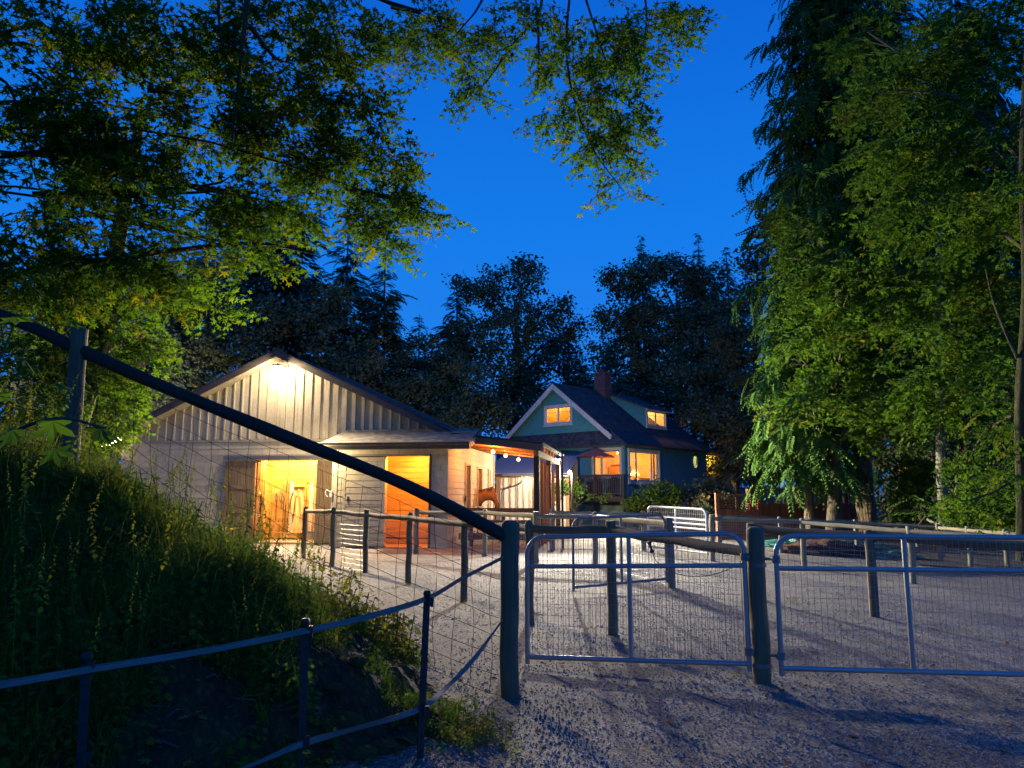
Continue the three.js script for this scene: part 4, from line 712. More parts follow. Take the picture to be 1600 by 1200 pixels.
{ const t = placed('table_lamp', 'lit table lamp behind the large right wall window', 'lamp', -1.0, 2.2, -2.3, [['stem', lathe([[0, 0], [.09, 0], [.1, .02], [.04, .06], [.06, .2], [.02, .3], [.015, .42], [0, .42]]), M.furniture], ['shade', lathe([[.24, .36], [.15, .62]]), new THREE.MeshPhysicalMaterial({ color: lin(.8, .62, .36), roughness: 1, transmission: .5, thickness: 0, side: THREE.DoubleSide })]]); bulb(t, 'light_bulb', [0, .48, 0], .04, 0xffb45c, 10, 5); }
placed('side_table', 'small table under the lamp behind the right wall window', 'table', -1.0, 1.5, -2.3, [['top', lathe([[0, .69], [.3, .69], [.3, .7], [0, .7]]), M.furniture], ['leg', lathe([[.03, 0], [.03, .68]], 8), M.furniture]]);
placed('sofa', 'pale sofa back below the lamp in the right window', 'sofa', -1.2, 1.5, -3.1, [['back', bx(-.2, .12, .2, .95, -.9, .35), M.fabric], ['seat', bx(-1.0, -.201, .2, .45, -.9, .35), M.fabric], ['arm', bx(-1.0, .12, .2, .65, .351, .52), M.fabric]]);
placed('dining_table', 'dining table behind the front window', 'table', -2.0, 1.5, -2.0, [['top', bx(-.7, .7, .9, .95, -.5, .5), M.furniture], ['leg', bx(-.6, -.52, 0, .899, -.04, .04), M.furniture], ['leg', bx(.52, .6, 0, .899, -.04, .04), M.furniture], ['runner', bx(-.3, .3, .951, .956, -.45, .45), M.red]]);
placed('wall_cabinet', 'dark cabinet on the room wall behind the front window', 'cabinet', -3.6, 1.5, -4.75, [['body', bx(-.7, .7, .0, 1.7, -.14, .1), M.furniture], ['shelf', bx(-.6, .6, 1.75, 1.8, -.12, .1), M.red]]);
{ // red parasol on the deck
  const s = []; for (let k = 0; k < 8; k++) { const a = k / 8 * 6.2832, b = (k + 1) / 8 * 6.2832, p = (r, q, y) => V3(r * Math.cos(q), y, r * Math.sin(q)); const m = (a + b) / 2; s.push(p(0, a, .42), p(1.12, m, -.03), p(1.15, a, 0), p(0, a, .42), p(1.15, b, 0), p(1.12, m, -.03)); }
  const g = new THREE.BufferGeometry().setFromPoints(s); g.computeVertexNormals();
  const r = []; for (let k = 0; k < 8; k++) { const a = k / 8 * 6.2832; r.push(tube([V3(0, .38, 0), V3(1.12 * Math.cos(a), -.01, 1.12 * Math.sin(a))], .01, 5)); }
  const t = placed('parasol', 'red parasol open over the house deck', 'parasol', -1.7, 1.46, .42, [['pole', tube([V3(0, 0, 0), V3(0, 2.5, 0)], .022, 8), M.darkWood], ['canopy', g.translate(0, 2.05, 0), new THREE.MeshPhysicalMaterial({ color: lin(.36, .05, .04), roughness: .9, transmission: .35, thickness: 0, side: THREE.DoubleSide })], ['foot', lathe([[0, 0], [.25, 0], [.25, .06], [.05, .1], [0, .1]]), M.concrete]]);
  for (const q of r) part('rib', q.translate(0, 2.05, 0), M.darkWood, t);
}
placed('deck_table', 'patio table under the red parasol', 'table', -1.7, 1.46, .42, [['top', lathe([[.03, .7], [.5, .7], [.5, .73], [.03, .73]]), M.deckWood], ['leg', bx(-.3, -.26, 0, .699, -.02, .02), M.deckWood], ['leg', bx(.26, .3, 0, .699, -.02, .02), M.deckWood]]);
for (const [x, turn, label] of [[-2.55, 1.4, 'patio chair left of the deck table'], [-.8, -1.5, 'patio chair right of the deck table']]) placed('patio_chair', label, 'chair', x, 1.46, .35, [['seat', bx(-.24, .24, .4, .44, -.24, .24), M.deckWood], ['backrest', bx(-.24, .24, .5, .95, -.26, -.22), M.deckWood], ...[[-1, -1], [1, -1], [-1, 1], [1, 1]].map(([a, b]) => ['leg', bx(a * .22 - .02, a * .22 + .02, 0, a && b < 0 ? .95 : .399, b * .22 - .0195, b * .22 + .0195), M.deckWood])], houseTurn + turn);

{ // yard floodlight beside the canopy
  const t = thing('yard_light', 'glaring floodlight on a slim pole right of the canopy slats', 'light', [1.489, 0, -22]);
  part('pole', tube([V3(0, -.2, 0), V3(0, 2.8, 0)], [.035, .028], 10), M.darkWood, t);
  const A = [-.13, 2.62, .1], r = .075;
  part('arm', tube(curve([[0, 2.72, 0], [-.06, 2.84, .02], [A[0], A[1] + .1, .04]], 10), .014, 8), M.steel, t);
  const h = part('lamp_head', lathe([[.0, .12], [.05, .12], [.07, .08], [r + .02, .02], [r + .02, -.02]]).rotateX(1.15).translate(A[0], A[1], A[2] - .06), M.steel, t);
  const b = part('lamp', new THREE.SphereGeometry(r, 16, 12).scale(1, 1, .6), glow(0xfff0d0, 40), h); b.position.set(...A);
  const l = new THREE.SpotLight(0xfff3de, 600, 0, 1.3, 1, 2); l.position.set(A[0], A[1], A[2] + r + .02); l.target.position.set(A[0] + .8, A[1] + .4, A[2] + 10); l.castShadow = true; l.shadow.radius = 4; t.add(l, l.target);
}
{ // second lamp, under the deck corner
  const t = thing('deck_light', 'smaller bright lamp on a post before the house deck', 'light', [2.401, 0, -29.8]);
  part('pole', tube([V3(0, -.2, 0), V3(0, 2.4, 0)], [.045, .035], 10), M.darkWood, t); part('arm', tube(curve([[0, 2.38, 0], [-.05, 2.5, .04], [-.11, 2.52, .1]], 8), .014, 8), M.steel, t);
  bulb(t, 'lamp', [-.11, 2.43, .1], .06, 0xfff2d8, 40, 80);
  const l = new THREE.SpotLight(0xfff0cc, 1500, 0, 1.25, 1, 2); l.position.set(-.07, 2.43, .18); l.target.position.set(9.5, 2.6, 7.5); l.castShadow = true; l.shadow.radius = 3; t.add(l, l.target);
}

// ---------- behind the canopy: lean-to with sheeting ----------
{
  const t = thing('lean_to_shed', 'grey corrugated lean to with pale sheeting behind the canopy', 'shed', [0.169, 0.067, -33], -.16); t.position.y = 0;
  const rf = []; for (let k = 0; k < 46; k++) { const x = -1.5 + k * .085; rf.push(quadSlab([x, 2.46 + (k % 2) * .014, .35], [x + .084, 2.46 + (k % 2) * .014, .35], [x + .084, 3.5 + (k % 2) * .014, -5], [x, 3.5 + (k % 2) * .014, -5], .015)); }
  asStuff(part('roof', merge(rf), M.corrug, t));
  part('gutter', tube([V3(-.55, 2.40, .42), V3(2.4, 2.36, .42)], .06, 8), M.steel, t); part('downpipe', tube(curve([[.3, 2.38, .42], [.3, 2.1, .42], [.05, 1.95, .3], [-.55, 1.75, .12], [-.62, 1.4, .1], [-.62, 0, .1]], 24), .04, 8), M.steel, t);
  for (const x of [-.8, .9, 2.3]) part('post', bx(x - .07, x + .07, 0, 2.3, -.07, .07), M.orangeWood[1], t);
  part('beam', bx(-1.4, 2.4, 2.301, 2.42, -.06, .06), M.orangeWood[1], t);
  for (const [a, b] of [[-.72, .06], [.09, .82], [.98, 2.22]]) { const pos = [], idx = [], n = 30, m = 8; for (let j = 0; j <= m; j++) for (let i = 0; i <= n; i++) { const u = i / n, v = j / m; pos.push(lerp(a, b, u), .1 + 2.2 * v, -.12 + .05 * Math.sin(u * 17 + a * 5 + v * 1.2) * (1.1 - v * .6) + .02 * n2(u * 6, v * 3 + a)); } for (let j = 0; j < m; j++) for (let i = 0; i < n; i++) { const q = j * (n + 1) + i; idx.push(q, q + 1, q + n + 2, q, q + n + 2, q + n + 1); } const g = new THREE.BufferGeometry(); g.setAttribute('position', new THREE.Float32BufferAttribute(pos, 3)); g.setIndex(idx); g.computeVertexNormals(); part('sheeting', boxUV(g), M.sheet, t); }
  part('trestle', merge([tube([V3(1.2, 0, .3), V3(1.5, 1.5, .3)], .05, 6), tube([V3(1.9, 0, .3), V3(1.6, 1.5, .3)], .05, 6), bx(1.1, 2.0, 1.45, 1.55, .25, .35)]), M.orangeWood[0], t);
  part('back_wall', bx(-1.4, 2.4, 0, 3.3, -4.9, -4.8), M.brownDoor, t);
  bulb(t, 'light_bulb', [.55, 2.26, .26], .04, 0xffcf90, 12, 1.8);
}
// ---------- garden fence, piles, tarps ----------
{
  const t = thing('lattice_fence', 'low red brown fence panel with lattice top left of the hanging cedar boughs', 'fence', [8.059, 0, -29.3], .05); t.position.y = groundY(t.position.x, t.position.z);
  const H = 1.75; part('post', bx(-.07, .07, -.1, H + .08, -.07, .07), M.redwood[2], t); part('post', bx(1.62, 1.74, -.1, H, -.07, .05), M.redwood[0], t);
  for (let x = .08; x < 1.6; x += .145) part('plank', bx(x, x + .138, .02, H - .55, -.02, .005 + R(0, .006)), pick(M.redwood), t);
  for (let k = 0; k < 5; k++) part('slat', bx(.08, 1.61, H - .5 + k * .1, H - .46 + k * .1, -.005, .025), pick(M.redwood), t);
  for (let x = .35; x < 1.6; x += .4) part('lattice_bar', bx(x, x + .03, H - .52, H - .02, -.03, -.006), M.redwood[1], t);
  part('top_rail', bx(.075, 1.61, H - .02, H + .04, -.05, .05), M.redwood[0], t);
}
{
  const a = [9.41, -29.6], b = [14.102, -30.2], L = Math.hypot(b[0] - a[0], b[1] - a[1]), H = 2.0;
  const t = thing('lattice_fence', 'longer red brown board fence running to the cedar trunk', 'fence', [a[0], groundY(...a), a[1]], -Math.atan2(b[1] - a[1], b[0] - a[0]));
  for (let x = 0; x < L; x += .152) part('plank', bx(x, x + .145, 0, H - .6, -.02, .004 + R(0, .008)), pick(M.redwood), t);
  for (let x = .05; x < L; x += .2) part('slat', bx(x, x + .07, H - .55, H - .05, -.01, .02), pick(M.redwood), t);
  part('top_rail', bx(-.05, L, H - .05, H + .02, -.05, .06), M.redwood[0], t); part('mid_rail', bx(-.05, L, H - .6, H - .55, -.04, .045), M.redwood[2], t);
  for (let x = 0; x < L + .5; x += 2.1) part('post', bx(x - .055, x + .055, -.1, H + .03, -.14, -.055), M.redwood[1], t);
}
function mound(w, d, h, k, rough) { const g = new THREE.SphereGeometry(1, 48, 20, 0, 6.2832, 0, Math.PI / 2), p = g.attributes.position; for (let i = 0; i < p.count; i++) { const x = p.getX(i), y = p.getY(i), z = p.getZ(i), n = 1 + rough * n3(x * 2 + k, y * 2, z * 2) + rough * .4 * n3(x * 6 + k, y * 6, z * 6); p.setXYZ(i, x * w * n, Math.pow(Math.max(y, 0), 1.25) * h * n - .03, z * d * n); } g.computeVertexNormals(); return boxUV(g); }
{ const q = [9.68, -23.38]; const t = part('woodchip_pile', mound(1.55, 1.0, .48, 3, .16), M.chips, scene); t.position.set(q[0], groundY(...q) - .02, q[1]); t.userData = { label: 'low heap of orange wood chips behind the rail fence', category: 'woodchip pile' }; }
{ const q = [10.6, -25.43]; const t = part('green_tarp', mound(2.3, .7, .42, 8, .3), M.tarp, scene); t.position.set(q[0] + .2, groundY(...q) - .03, q[1] - .9); t.userData = { label: 'crumpled green tarp spread behind the wood chip heap', category: 'tarp' }; }
{ const q = [11.49, -22.86]; const t = part('green_tarp_001', mound(.9, .6, .22, 18, .35), M.tarp, scene); t.position.set(q[0], groundY(...q) - .02, q[1]); t.userData = { label: 'small flat green tarp right of the wood chips', category: 'tarp' }; }
{ const q = [20.44, -44.1]; const t = thing('covered_pile', 'brown heap covered by a green tarp below the cedar trunk', 'heap', [q[0], groundY(...q), q[1]]); part('heap', mound(1.0, .8, .85, 5, .2), M.chips, t).position.set(-.45, 0, .1); part('tarp', mound(1.15, .95, 1.02, 12, .28), M.tarp, t).position.set(.35, 0, 0); }

// ---------- leaves ----------
function leafShape(kind) {                     // one leaf in the x-z plane, stalk at 0, tip towards +z, a little cupped; length about 1
  const polar = kind === 'maple' ? [[0, 1], [9, .74], [20, .40], [36, .74], [47, .95], [55, .70], [70, .34], [90, .48], [103, .62], [116, .42], [150, .2]] : kind === 'oval' ? [[0, 1], [20, .78], [40, .5], [80, .28], [140, .12]] : [[0, 1], [45, .45], [120, .2]];
  const c = kind === 'maple' ? .34 : .3, pts = [...polar.map(([a, r]) => [a, r]), ...polar.slice(1).reverse().map(([a, r]) => [-a, r])].map(([a, r]) => { const q = a * Math.PI / 180, x = Math.sin(q) * r * (kind === 'maple' ? .8 : .9), z = c + Math.cos(q) * r * (1 - c); return V3(x, -.22 * x * x - .14 * z * z + (r > .6 ? .02 : -.07), z); });   // lobes ridged, notches sunk
  const tri = [], m = V3(0, .02, c); for (let i = 0; i < pts.length; i++) tri.push(m, pts[i], pts[(i + 1) % pts.length]);
  return tri;
}
const shapes = { maple: leafShape('maple'), oval: leafShape('oval'), chip: leafShape('chip') };
function cluster(list) { const g = new THREE.BufferGeometry().setFromPoints(list); g.computeVertexNormals(); g.setAttribute('uv', new THREE.Float32BufferAttribute(new Float32Array(list.length * 2), 2)); return g; }
const mat4 = new THREE.Matrix4(), quat = new THREE.Quaternion(), eul = new THREE.Euler();
function put(out, tri, p, rx, ry, rz, s) { eul.set(rx, ry, rz, 'YXZ'); quat.setFromEuler(eul); mat4.compose(p, quat, V3(s, s, s)); for (const v of tri) out.push(v.clone().applyMatrix4(mat4)); }
function stick(out, a, b, r) { for (const v of wire(a.toArray(), b.toArray(), r)) out.push(v); }
function twig(kind, n, len, size, droop) {     // a twig along +z that carries n leaves
  const leaves = [], wood = [];
  for (let k = 0; k < n; k++) {
    const u = (k + .6) / n, p = V3(R(-.05, .05), -droop * u * u * len, u * len), a = (k % 2 ? 1 : -1) * R(.5, 1.5), st = R(.3, .6) * size, q = p.clone().add(V3(Math.sin(a) * st, R(-.25, .2) * st, Math.cos(a) * st));
    stick(wood, p, q, .0035); put(leaves, shapes[kind], q, R(-.15, 1.35), a + R(-.5, .5), R(-.8, .8), size * R(.5, 1.25));
  }
  stick(wood, V3(0, 0, -.08), V3(0, -droop * .25 * len, .5 * len), .006); stick(wood, V3(0, -droop * .25 * len, .5 * len), V3(0, -droop * len, len), .004);
  return leaves.concat(wood);
}
function tuft(kind, n, rad, size) { const out = []; for (let k = 0; k < n; k++) { const p = V3(gauss() * rad, gauss() * rad * .7, gauss() * rad); put(out, shapes[kind], p, R(-.3, 1.1), R(0, 6.28), R(-.7, .7), size * R(.6, 1.2)); } return out; }
function frond(n, width, hang) {               // flat spray along +z with side leaflets that droop
  const out = [], t = (a, b, c) => out.push(a, b, c);
  for (let k = 0; k < n; k++) {
    const u = .06 + .9 * k / n, L = width * (1 - u * .75) * R(.75, 1.15), y = -hang * u * u;
    for (const s of [-1, 1]) { const a = V3(0, y, u), tip = V3(s * L, y - hang * .5 * L - R(0, .06), u + L * .75), w = .05; t(a, V3(s * L * .45, y - .015, u + L * .3 + w), tip); t(a, tip, V3(s * L * .55 + s * .02, y - .02, u + L * .25 - w)); }
  }
  const w = .02; t(V3(-w, 0, 0), V3(w, 0, 0), V3(0, -hang, 1)); t(V3(0, -w, 0), V3(0, w, 0), V3(0, -hang, 1));
  return out;
}
seed(51);
const twigs = [0, 1, 2].map(() => cluster(twig('maple', 11, .55, .125, .35)));
const bigTwigs = [0, 1].map(() => cluster(twig('maple', 11, .75, .19, .45)));
const farTufts = [0, 1].map(() => cluster(tuft('oval', 40, .45, .2)));
const smallTufts = [0, 1].map(() => cluster(tuft('oval', 26, .17, .10)));
const fronds = [0, 1].map(() => cluster(frond(9, .34, .28)));
const hanging = [0, 1].map(() => cluster([...frond(10, .2, .75), ...frond(8, .15, .95).map((v) => v.clone().applyAxisAngle(V3(0, 0, 1), .9).add(V3(.05, -.02, .1)))]));

// crown of leaf sprays through a set of round lobes; gaps where a coarse noise is low
function crown(parent, lobes, geos, mat, o = {}) {
  const per = o.per || 60, gap = o.gap ?? -.25, sets = geos.map(() => []);
  for (const [x, y, z, r] of lobes) {
    const n = Math.round(per * r * r * (o.fill || 1)) + 3;
    for (let k = 0; k < n; k++) {
      const a = rnd() * 6.2832, c = R(-1, 1), s = Math.sqrt(1 - c * c), q = r * (o.inner ?? .35) + r * (1 - (o.inner ?? .35)) * Math.pow(rnd(), .6) * R(.8, 1.12);
      const px = x + Math.cos(a) * s * q, py = y + c * q * (o.flat || .8), pz = z + Math.sin(a) * s * q;
      if (n3(px * (o.freq || .7), py * (o.freq || .7) * 1.4, pz * (o.freq || .7)) < gap) continue;
      const out = Math.atan2(px - x, pz - z), k2 = o.size || 1, sc = k2 * R(.7, 1.25), tint = R(.72, 1.28), warm = rnd() < (o.autumn || .05) ? [2.3, 1.15, .7] : rnd() < .3 ? [1.25, 1.08, .9] : [1, 1, 1];
      sets[k % geos.length].push([px, py, pz, R(-.5, .7) + (o.droop || 0), out + R(-1.3, 1.3), R(-.7, .7), sc, sc, sc, tint * warm[0], tint * warm[1], tint * warm[2]]);
    }
  }
  sets.forEach((s, i) => s.length && asStuff(scatter('crown', geos[i], mat, s, null, null, parent)));
}
function limb(parent, name, pts, r0, r1, mat, n = 12, sides = 7) { const P = curve(pts, n); return part(name, tube(P, P.map((_, i) => lerp(r0, r1, Math.pow(i / n, .8))), sides, true, .12), mat, parent); }
function broadTree(name, label, base, top, r, lobes, geos, mat, o = {}) {   // trunk from base to top, limbs out to the lobes
  const t = thing(name, label, 'tree', undefined, 0, o.group); const B = V3(...base), T = V3(...top);
  limb(t, 'trunk', [base, B.clone().lerp(T, .35).add(V3(R(-.2, .2), 0, R(-.2, .2))), B.clone().lerp(T, .7).add(V3(R(-.3, .3), 0, R(-.3, .3))), top], r, r * .35, o.bark || M.bark, 14, 10);
  lobes.forEach(([x, y, z, q], i) => {
    if (o.limbs !== undefined && i % o.limbs) return;
    const u = clamp((y - B.y - q * .5) / (T.y - B.y) - .18, .15, .95), s = B.clone().lerp(T, u), e = V3(x, y, z), m = s.clone().lerp(e, .5).add(V3(R(-.3, .3), .12 * s.distanceTo(e), R(-.3, .3)));
    limb(t, 'limb', [s, m, e], r * (o.limbR || .3), .012, o.bark || M.bark, 8, 6);
    for (let k = 0; k < (o.twigs ?? 3); k++) { const f = V3(x + R(-1, 1) * q * .8, y + R(-.7, .8) * q, z + R(-1, 1) * q * .8); limb(t, 'limb', [m.clone().lerp(e, R(.2, .9)), e.clone().lerp(f, .6).add(V3(0, .1 * q, 0)), f], r * .09 + .008, .006, o.bark || M.bark, 5, 5); }
  });
  crown(t, lobes, geos, mat, o);
  return t;
}
function conifer(name, label, x, z, y0, H, rad, o = {}) {
  const t = thing(name, label, 'tree', [0, 0, 0], 0, o.group), sets = [[], []], geos = o.geos || fronds, mat = o.mat || M.needle;
  limb(t, 'trunk', [[x, y0 - .5, z], [x + .1, y0 + H * .4, z], [x, y0 + H * .98, z]], o.trunk || H * .016, .03, o.bark || M.cedarBark, 12, 9);
  const n = Math.round((o.density || 9) * H), lo = o.from ?? .12, step = o.step || .3;
  for (let k = 0; k < n; k++) {                // boughs, each a row of sprays that sags towards its end
    const u = lo + (1 - lo) * Math.pow(k / n, .85), y = y0 + H * u + R(-.2, .2), prof = Math.pow(1 - u, o.taper || .8) * (1 + .35 * n2(u * 14 + x, x)) + .015, a = k * 2.39996 + R(-.5, .5), L = rad * prof * R(.5, 1.2), m = Math.max(2, Math.round(L / step)), small = clamp(prof * 3.2, .3, 1);
    for (let s = 0; s < m; s++) {
      const f = (s + R(.2, .8)) / m, d = L * f, side = R(-1, 1) * .22 * L * (1.1 - f), px = x + Math.sin(a) * d + Math.cos(a) * side, pz = z + Math.cos(a) * d - Math.sin(a) * side;
      const py = y + (o.lift ?? .1) * d - (o.sag ?? .10) * d * d / Math.max(rad, 1) * 2 - Math.abs(side) * .25 + R(-.08, .08), sc = (o.size || 1) * R(.6, 1.3) * small, tn = R(.7, 1.3);
      sets[(k + s) % 2].push([px, py, pz, (o.hang ? R(.25, 1.15) : R(0, .5)), a + (side > 0 ? 1 : -1) * R(.1, .9), R(-.5, .5), sc, sc, sc, tn, tn, tn * R(.85, 1.1)]);
    }
  }
  sets.forEach((s, i) => asStuff(scatter('crown', geos[i], mat, s, null, null, t)));
  return t;
}

// ---------- overhanging maple, top left and centre ----------
seed(61);
{
  const lobes = [[-6.456, 7.49, -9, 0.783], [-6.085, 6.668, -9.5, 0.826], [-6.256, 5.435, -9, 0.783], [-5.517, 6.248, -10, 0.87], [-5.26, 8.579, -10.5, 0.867], [-4.594, 7.41, -10.5, 1.004], [-5.01, 5.971, -11, 0.957], [-3.945, 8.799, -11, 0.957], [-3.833, 7.508, -11.5, 1], [-4.154, 6.368, -12, 0.783], [-3.052, 9.481, -11.5, 0.8], [-2.904, 8.241, -12, 0.835], [-3.099, 7.288, -12.5, 0.815], [-2.188, 7.592, -12.5, 0.489], [-2.28, 6.686, -12.5, 0.652], [-1.652, 6.627, -12.5, 0.348], [-2.207, 6.033, -12.5, 0.348], [-1.815, 9.576, -12, 0.626], [-1.423, 9.885, -12, 0.376], [-1.524, 9.147, -12, 0.334], [-6.159, 5.077, -10.5, 0.776], [-5.582, 5.087, -11.5, 0.6], [-6.319, 4.48, -9.5, 0.743], [-5.836, 7.914, -9.5, 0.496], [-4.512, 5.74, -12.5, 0.435], [-3.918, 6.329, -12.5, 0.543]];
  const t = broadTree('maple_tree', 'big maple whose boughs fill the upper left above the barn', [-9.6, 2.2, -7.2], [-9.4, 10.6, -8.2], .38, lobes, twigs, M.maple, { per: 270, gap: -.12, freq: 1.0, autumn: .14, size: .92, inner: .1, twigs: 2, limbs: 3, limbR: .085, bark: M.bark });
  crown(t, [[-6.5, 8.2, -5.5, 1.8], [-4, 8.8, -5, 1.9], [-2, 9.2, -5.2, 1.7], [.5, 9.4, -6, 1.7], [-5.5, 8, -2.5, 1.9], [-3, 8.6, -2, 1.9], [-.6, 9, -2, 1.8], [-5, 8, .5, 1.9], [-2, 8.4, 1, 1.9], [1.2, 9, -.5, 1.6], [-7.5, 6.5, -3.5, 1.6], [-6.8, 6, -1, 1.7]], twigs, M.maple, { per: 75, gap: -.3, freq: .7, size: 1.5, inner: .1 });
  for (const [pts, r] of [[[[-3.698, 9.105, -9.5], [-3.803, 8.179, -9.6], [-3.926, 7.416, -9.8], [-4.041, 6.492, -10]], .04], [[[-6.702, 6.816, -8.5], [-6.359, 6.704, -8.6], [-6.175, 5.948, -8.8], [-5.944, 5.176, -9]], .028], [[[-6.921, 3.996, -9], [-6.527, 4.662, -9.8], [-5.871, 5.028, -10.5], [-5.062, 5.435, -11.2], [-4.271, 5.729, -11.8], [-3.415, 5.697, -12.2]], .075], [[[-4.227, 8.88, -9.6], [-4.214, 8.114, -9.8], [-4.13, 7.737, -10]], .025], [[[-3.769, 8.247, -9.7], [-3.482, 7.94, -10], [-3.323, 8.088, -10.4]], .04], [[[-5.328, 7.434, -10], [-4.952, 7.469, -10.2]], .05]]) limb(t, 'limb', pts, r, r * .3, M.bark, 12, 7);
}
seed(63);
{
  const lobes = [[0.209, 9.138, -11, 0.593], [0.828, 8.518, -11, 0.526], [1.455, 8.911, -11, 0.593], [2.188, 9.081, -11, 0.574], [2.77, 9.343, -11, 0.344], [1.91, 8.35, -11, 0.402], [1.129, 7.907, -11, 0.402], [0.614, 7.578, -11, 0.268], [1.638, 7.687, -11, 0.43], [1.936, 7.305, -11, 0.249], [1.474, 7.089, -11, 0.383], [1.871, 6.713, -11, 0.21], [1.613, 6.446, -11, 0.249], [1.86, 6.234, -11, 0.134], [-0.416, 8.968, -11, 0.344], [-0.565, 7.962, -11, 0.23], [-0.258, 8.295, -11, 0.249], [-0.621, 8.596, -11, 0.191], [1.07, 7.305, -11, 0.249], [-0.823, 8.017, -11, 0.134]];
  const t = thing('maple_bough', 'maple bough hanging down into the sky at top centre', 'tree branch');
  const hub = [1.062, 10.642, -11];
  limb(t, 'branch', [[-6.2, 9.2, -9.8], [-3, 10.4, -10.4], hub, [3.445, 10.448, -11.2]], .12, .03, M.bark, 16, 8);
  for (const pts of [[hub, [0.884, 8.911, -11], [0.956, 8.017, -11], [1.27, 7.035, -11], [1.761, 6.287, -11]], [[0.529, 10.29, -11], [0.439, 9.366, -11], [0, 8.799, -11], [-0.31, 8.295, -11], [-0.616, 7.907, -11]], [[1.056, 10.174, -11], [1.403, 8.911, -11], [1.694, 7.907, -11]], [[2.115, 10.29, -11], [2.192, 9.252, -11], [2.068, 8.462, -11]], [[-0.211, 10.29, -11], [-0.575, 9.423, -11], [-0.833, 9.081, -11], [-1.038, 8.799, -11]], [[0.418, 9.366, -11], [0.434, 8.462, -11], [0.411, 8.017, -11]]]) limb(t, 'branch', pts, .028, .006, M.bark, 14, 6);
  crown(t, lobes, twigs, M.maple, { per: 270, gap: -.2, freq: 1.6, autumn: .06, size: .8, inner: .05, droop: .25 });
}
// ---------- lit maple behind the bank ----------
seed(67);
{
  const hi = [[-8.253, 5.061, -13, 1.13], [-7.511, 5.327, -14, 0.913], [-6.755, 5.66, -14.5, 0.63], [-6.296, 5.455, -15, 0.391], [-8.164, 3.793, -12.5, 0.978], [-7.744, 3.969, -13.5, 0.704], [-7.446, 4.47, -14.5, 0.504]], lo = [[-8.681, 3.564, -15, 0.717], [-8.558, 3.695, -16, 0.529], [-8.772, 2.881, -15.5, 0.539], [-8.852, 3.18, -16.5, 0.373], [-8.516, 2.575, -14, 0.548], [-7.851, 2.749, -12, 0.626], [-8.532, 4.264, -16, 0.417]];
  broadTree('maple_tree', 'maple on the bank crest, yellow green where the barn light falls', [-8.0, 2.2, -13.2], [-7.2, 9, -13.4], .24, hi, twigs, M.maple, { per: 190, gap: -.2, freq: .9, autumn: .08, size: .95, inner: .15, limbs: 2, bark: M.mossBark });
  broadTree('maple_shrub', 'bright green bushy maple leaning towards the barn corner', [-8.9, 1.9, -15.4], [-8.6, 4.4, -15.6], .1, lo, twigs, M.maple, { per: 230, gap: -.3, freq: 1.2, autumn: .03, size: .8, inner: .1, limbs: 2, bark: M.mossBark });
}
{ // large leaves close by on the left
  seed(68);
  const t = thing('maple_sapling', 'dark maple sapling with very large leaves at the left edge', 'tree');
  const stem = [[-2.5, 1.2, -2.9], [-2.15, 1.55, -2.75], [-1.9, 1.78, -2.7], [-1.66, 1.87, -2.66], [-1.45, 1.83, -2.62]];
  limb(t, 'stem', stem, .014, .004, M.bark, 14, 6); limb(t, 'stem', [[-2.05, 1.64, -2.73], [-1.95, 2.0, -2.72], [-1.9, 2.25, -2.75]], .008, .003, M.bark, 8, 5);
  const L = cluster(shapes.maple);
  [[-1.66, 1.90, -2.66, 1.15, .35, .2, .27], [-1.50, 1.86, -2.62, .75, 1.5, .1, .25], [-1.78, 1.86, -2.66, .95, -.6, -.2, .24], [-1.62, 1.78, -2.6, .9, .9, .5, .2], [-1.9, 1.98, -2.7, .6, .3, .3, .24], [-1.86, 2.12, -2.72, .7, 1.6, -.2, .22], [-1.98, 2.06, -2.7, .8, -1.2, .1, .25], [-1.9, 2.28, -2.75, .5, .6, .2, .2], [-1.72, 2.02, -2.7, .45, 1.9, .3, .19], [-1.98, 1.72, -2.68, .9, -.3, .3, .22], [-1.85, 1.66, -2.6, 1.0, .4, -.4, .2], [-2.0, 2.32, -2.8, .6, -.9, .3, .2], [-1.8, 2.3, -2.9, .5, 1.2, .1, .18]].forEach(([x, y, z, a, b, c, s]) => { const m = part('leaf', L, M.maple, t); m.position.set(x, y, z); m.rotation.order = 'YXZ'; m.rotation.set(a, b, c); m.scale.setScalar(s * .52); });
}
// ---------- woods behind ----------
seed(71);
const spruce = (label, px, py, d, x, z, top, rad, o = {}) => conifer('fir_tree', label, x, z, (o.y0 ?? 0), top - (o.y0 ?? 0), rad, { size: 1.15, step: .34, density: 12, sag: .16, taper: .9, group: 'firs of the wood behind the buildings', ...o });
for (const [label, top, rad] of [
  ['broad dark fir behind the barn ridge', [-14.613, 23.428, -46], 7], ['fir with a fine tip right of the broad fir behind the barn', [-8.952, 18.862, -50], 5], ['slim fir farthest left behind the barn eave', [-18.813, 18.664, -44], 6], ['fir tip left of the round tree in the gap of sky', [-4.33, 18.683, -56], 4.2],
  ['fir with the left tip of three above the chimney', [10.93, 23.276, -60], 4.2], ['fir with the middle tip of three above the house', [16.302, 24.175, -62], 4.4], ['fir with the right tip of three above the house', [17.52, 21.679, -58], 3.8], ['low fir closing the gap of sky above the gable', [6.508, 15.455, -70], 4.5], ['dark fir behind the barn right of its ridge', [-12.552, 23.315, -54], 6], ['small fir behind the right slope of the barn roof', [-6.724, 14.489, -52], 4]]) spruce(label, 0, 0, 0, top[0], top[2], top[1], rad);
seed(73);
const bg = { per: 12, gap: -.38, freq: .28, autumn: 0, size: 1.35, inner: .3, limbs: 1, twigs: 2, group: 'broad trees of the wood behind the buildings' };
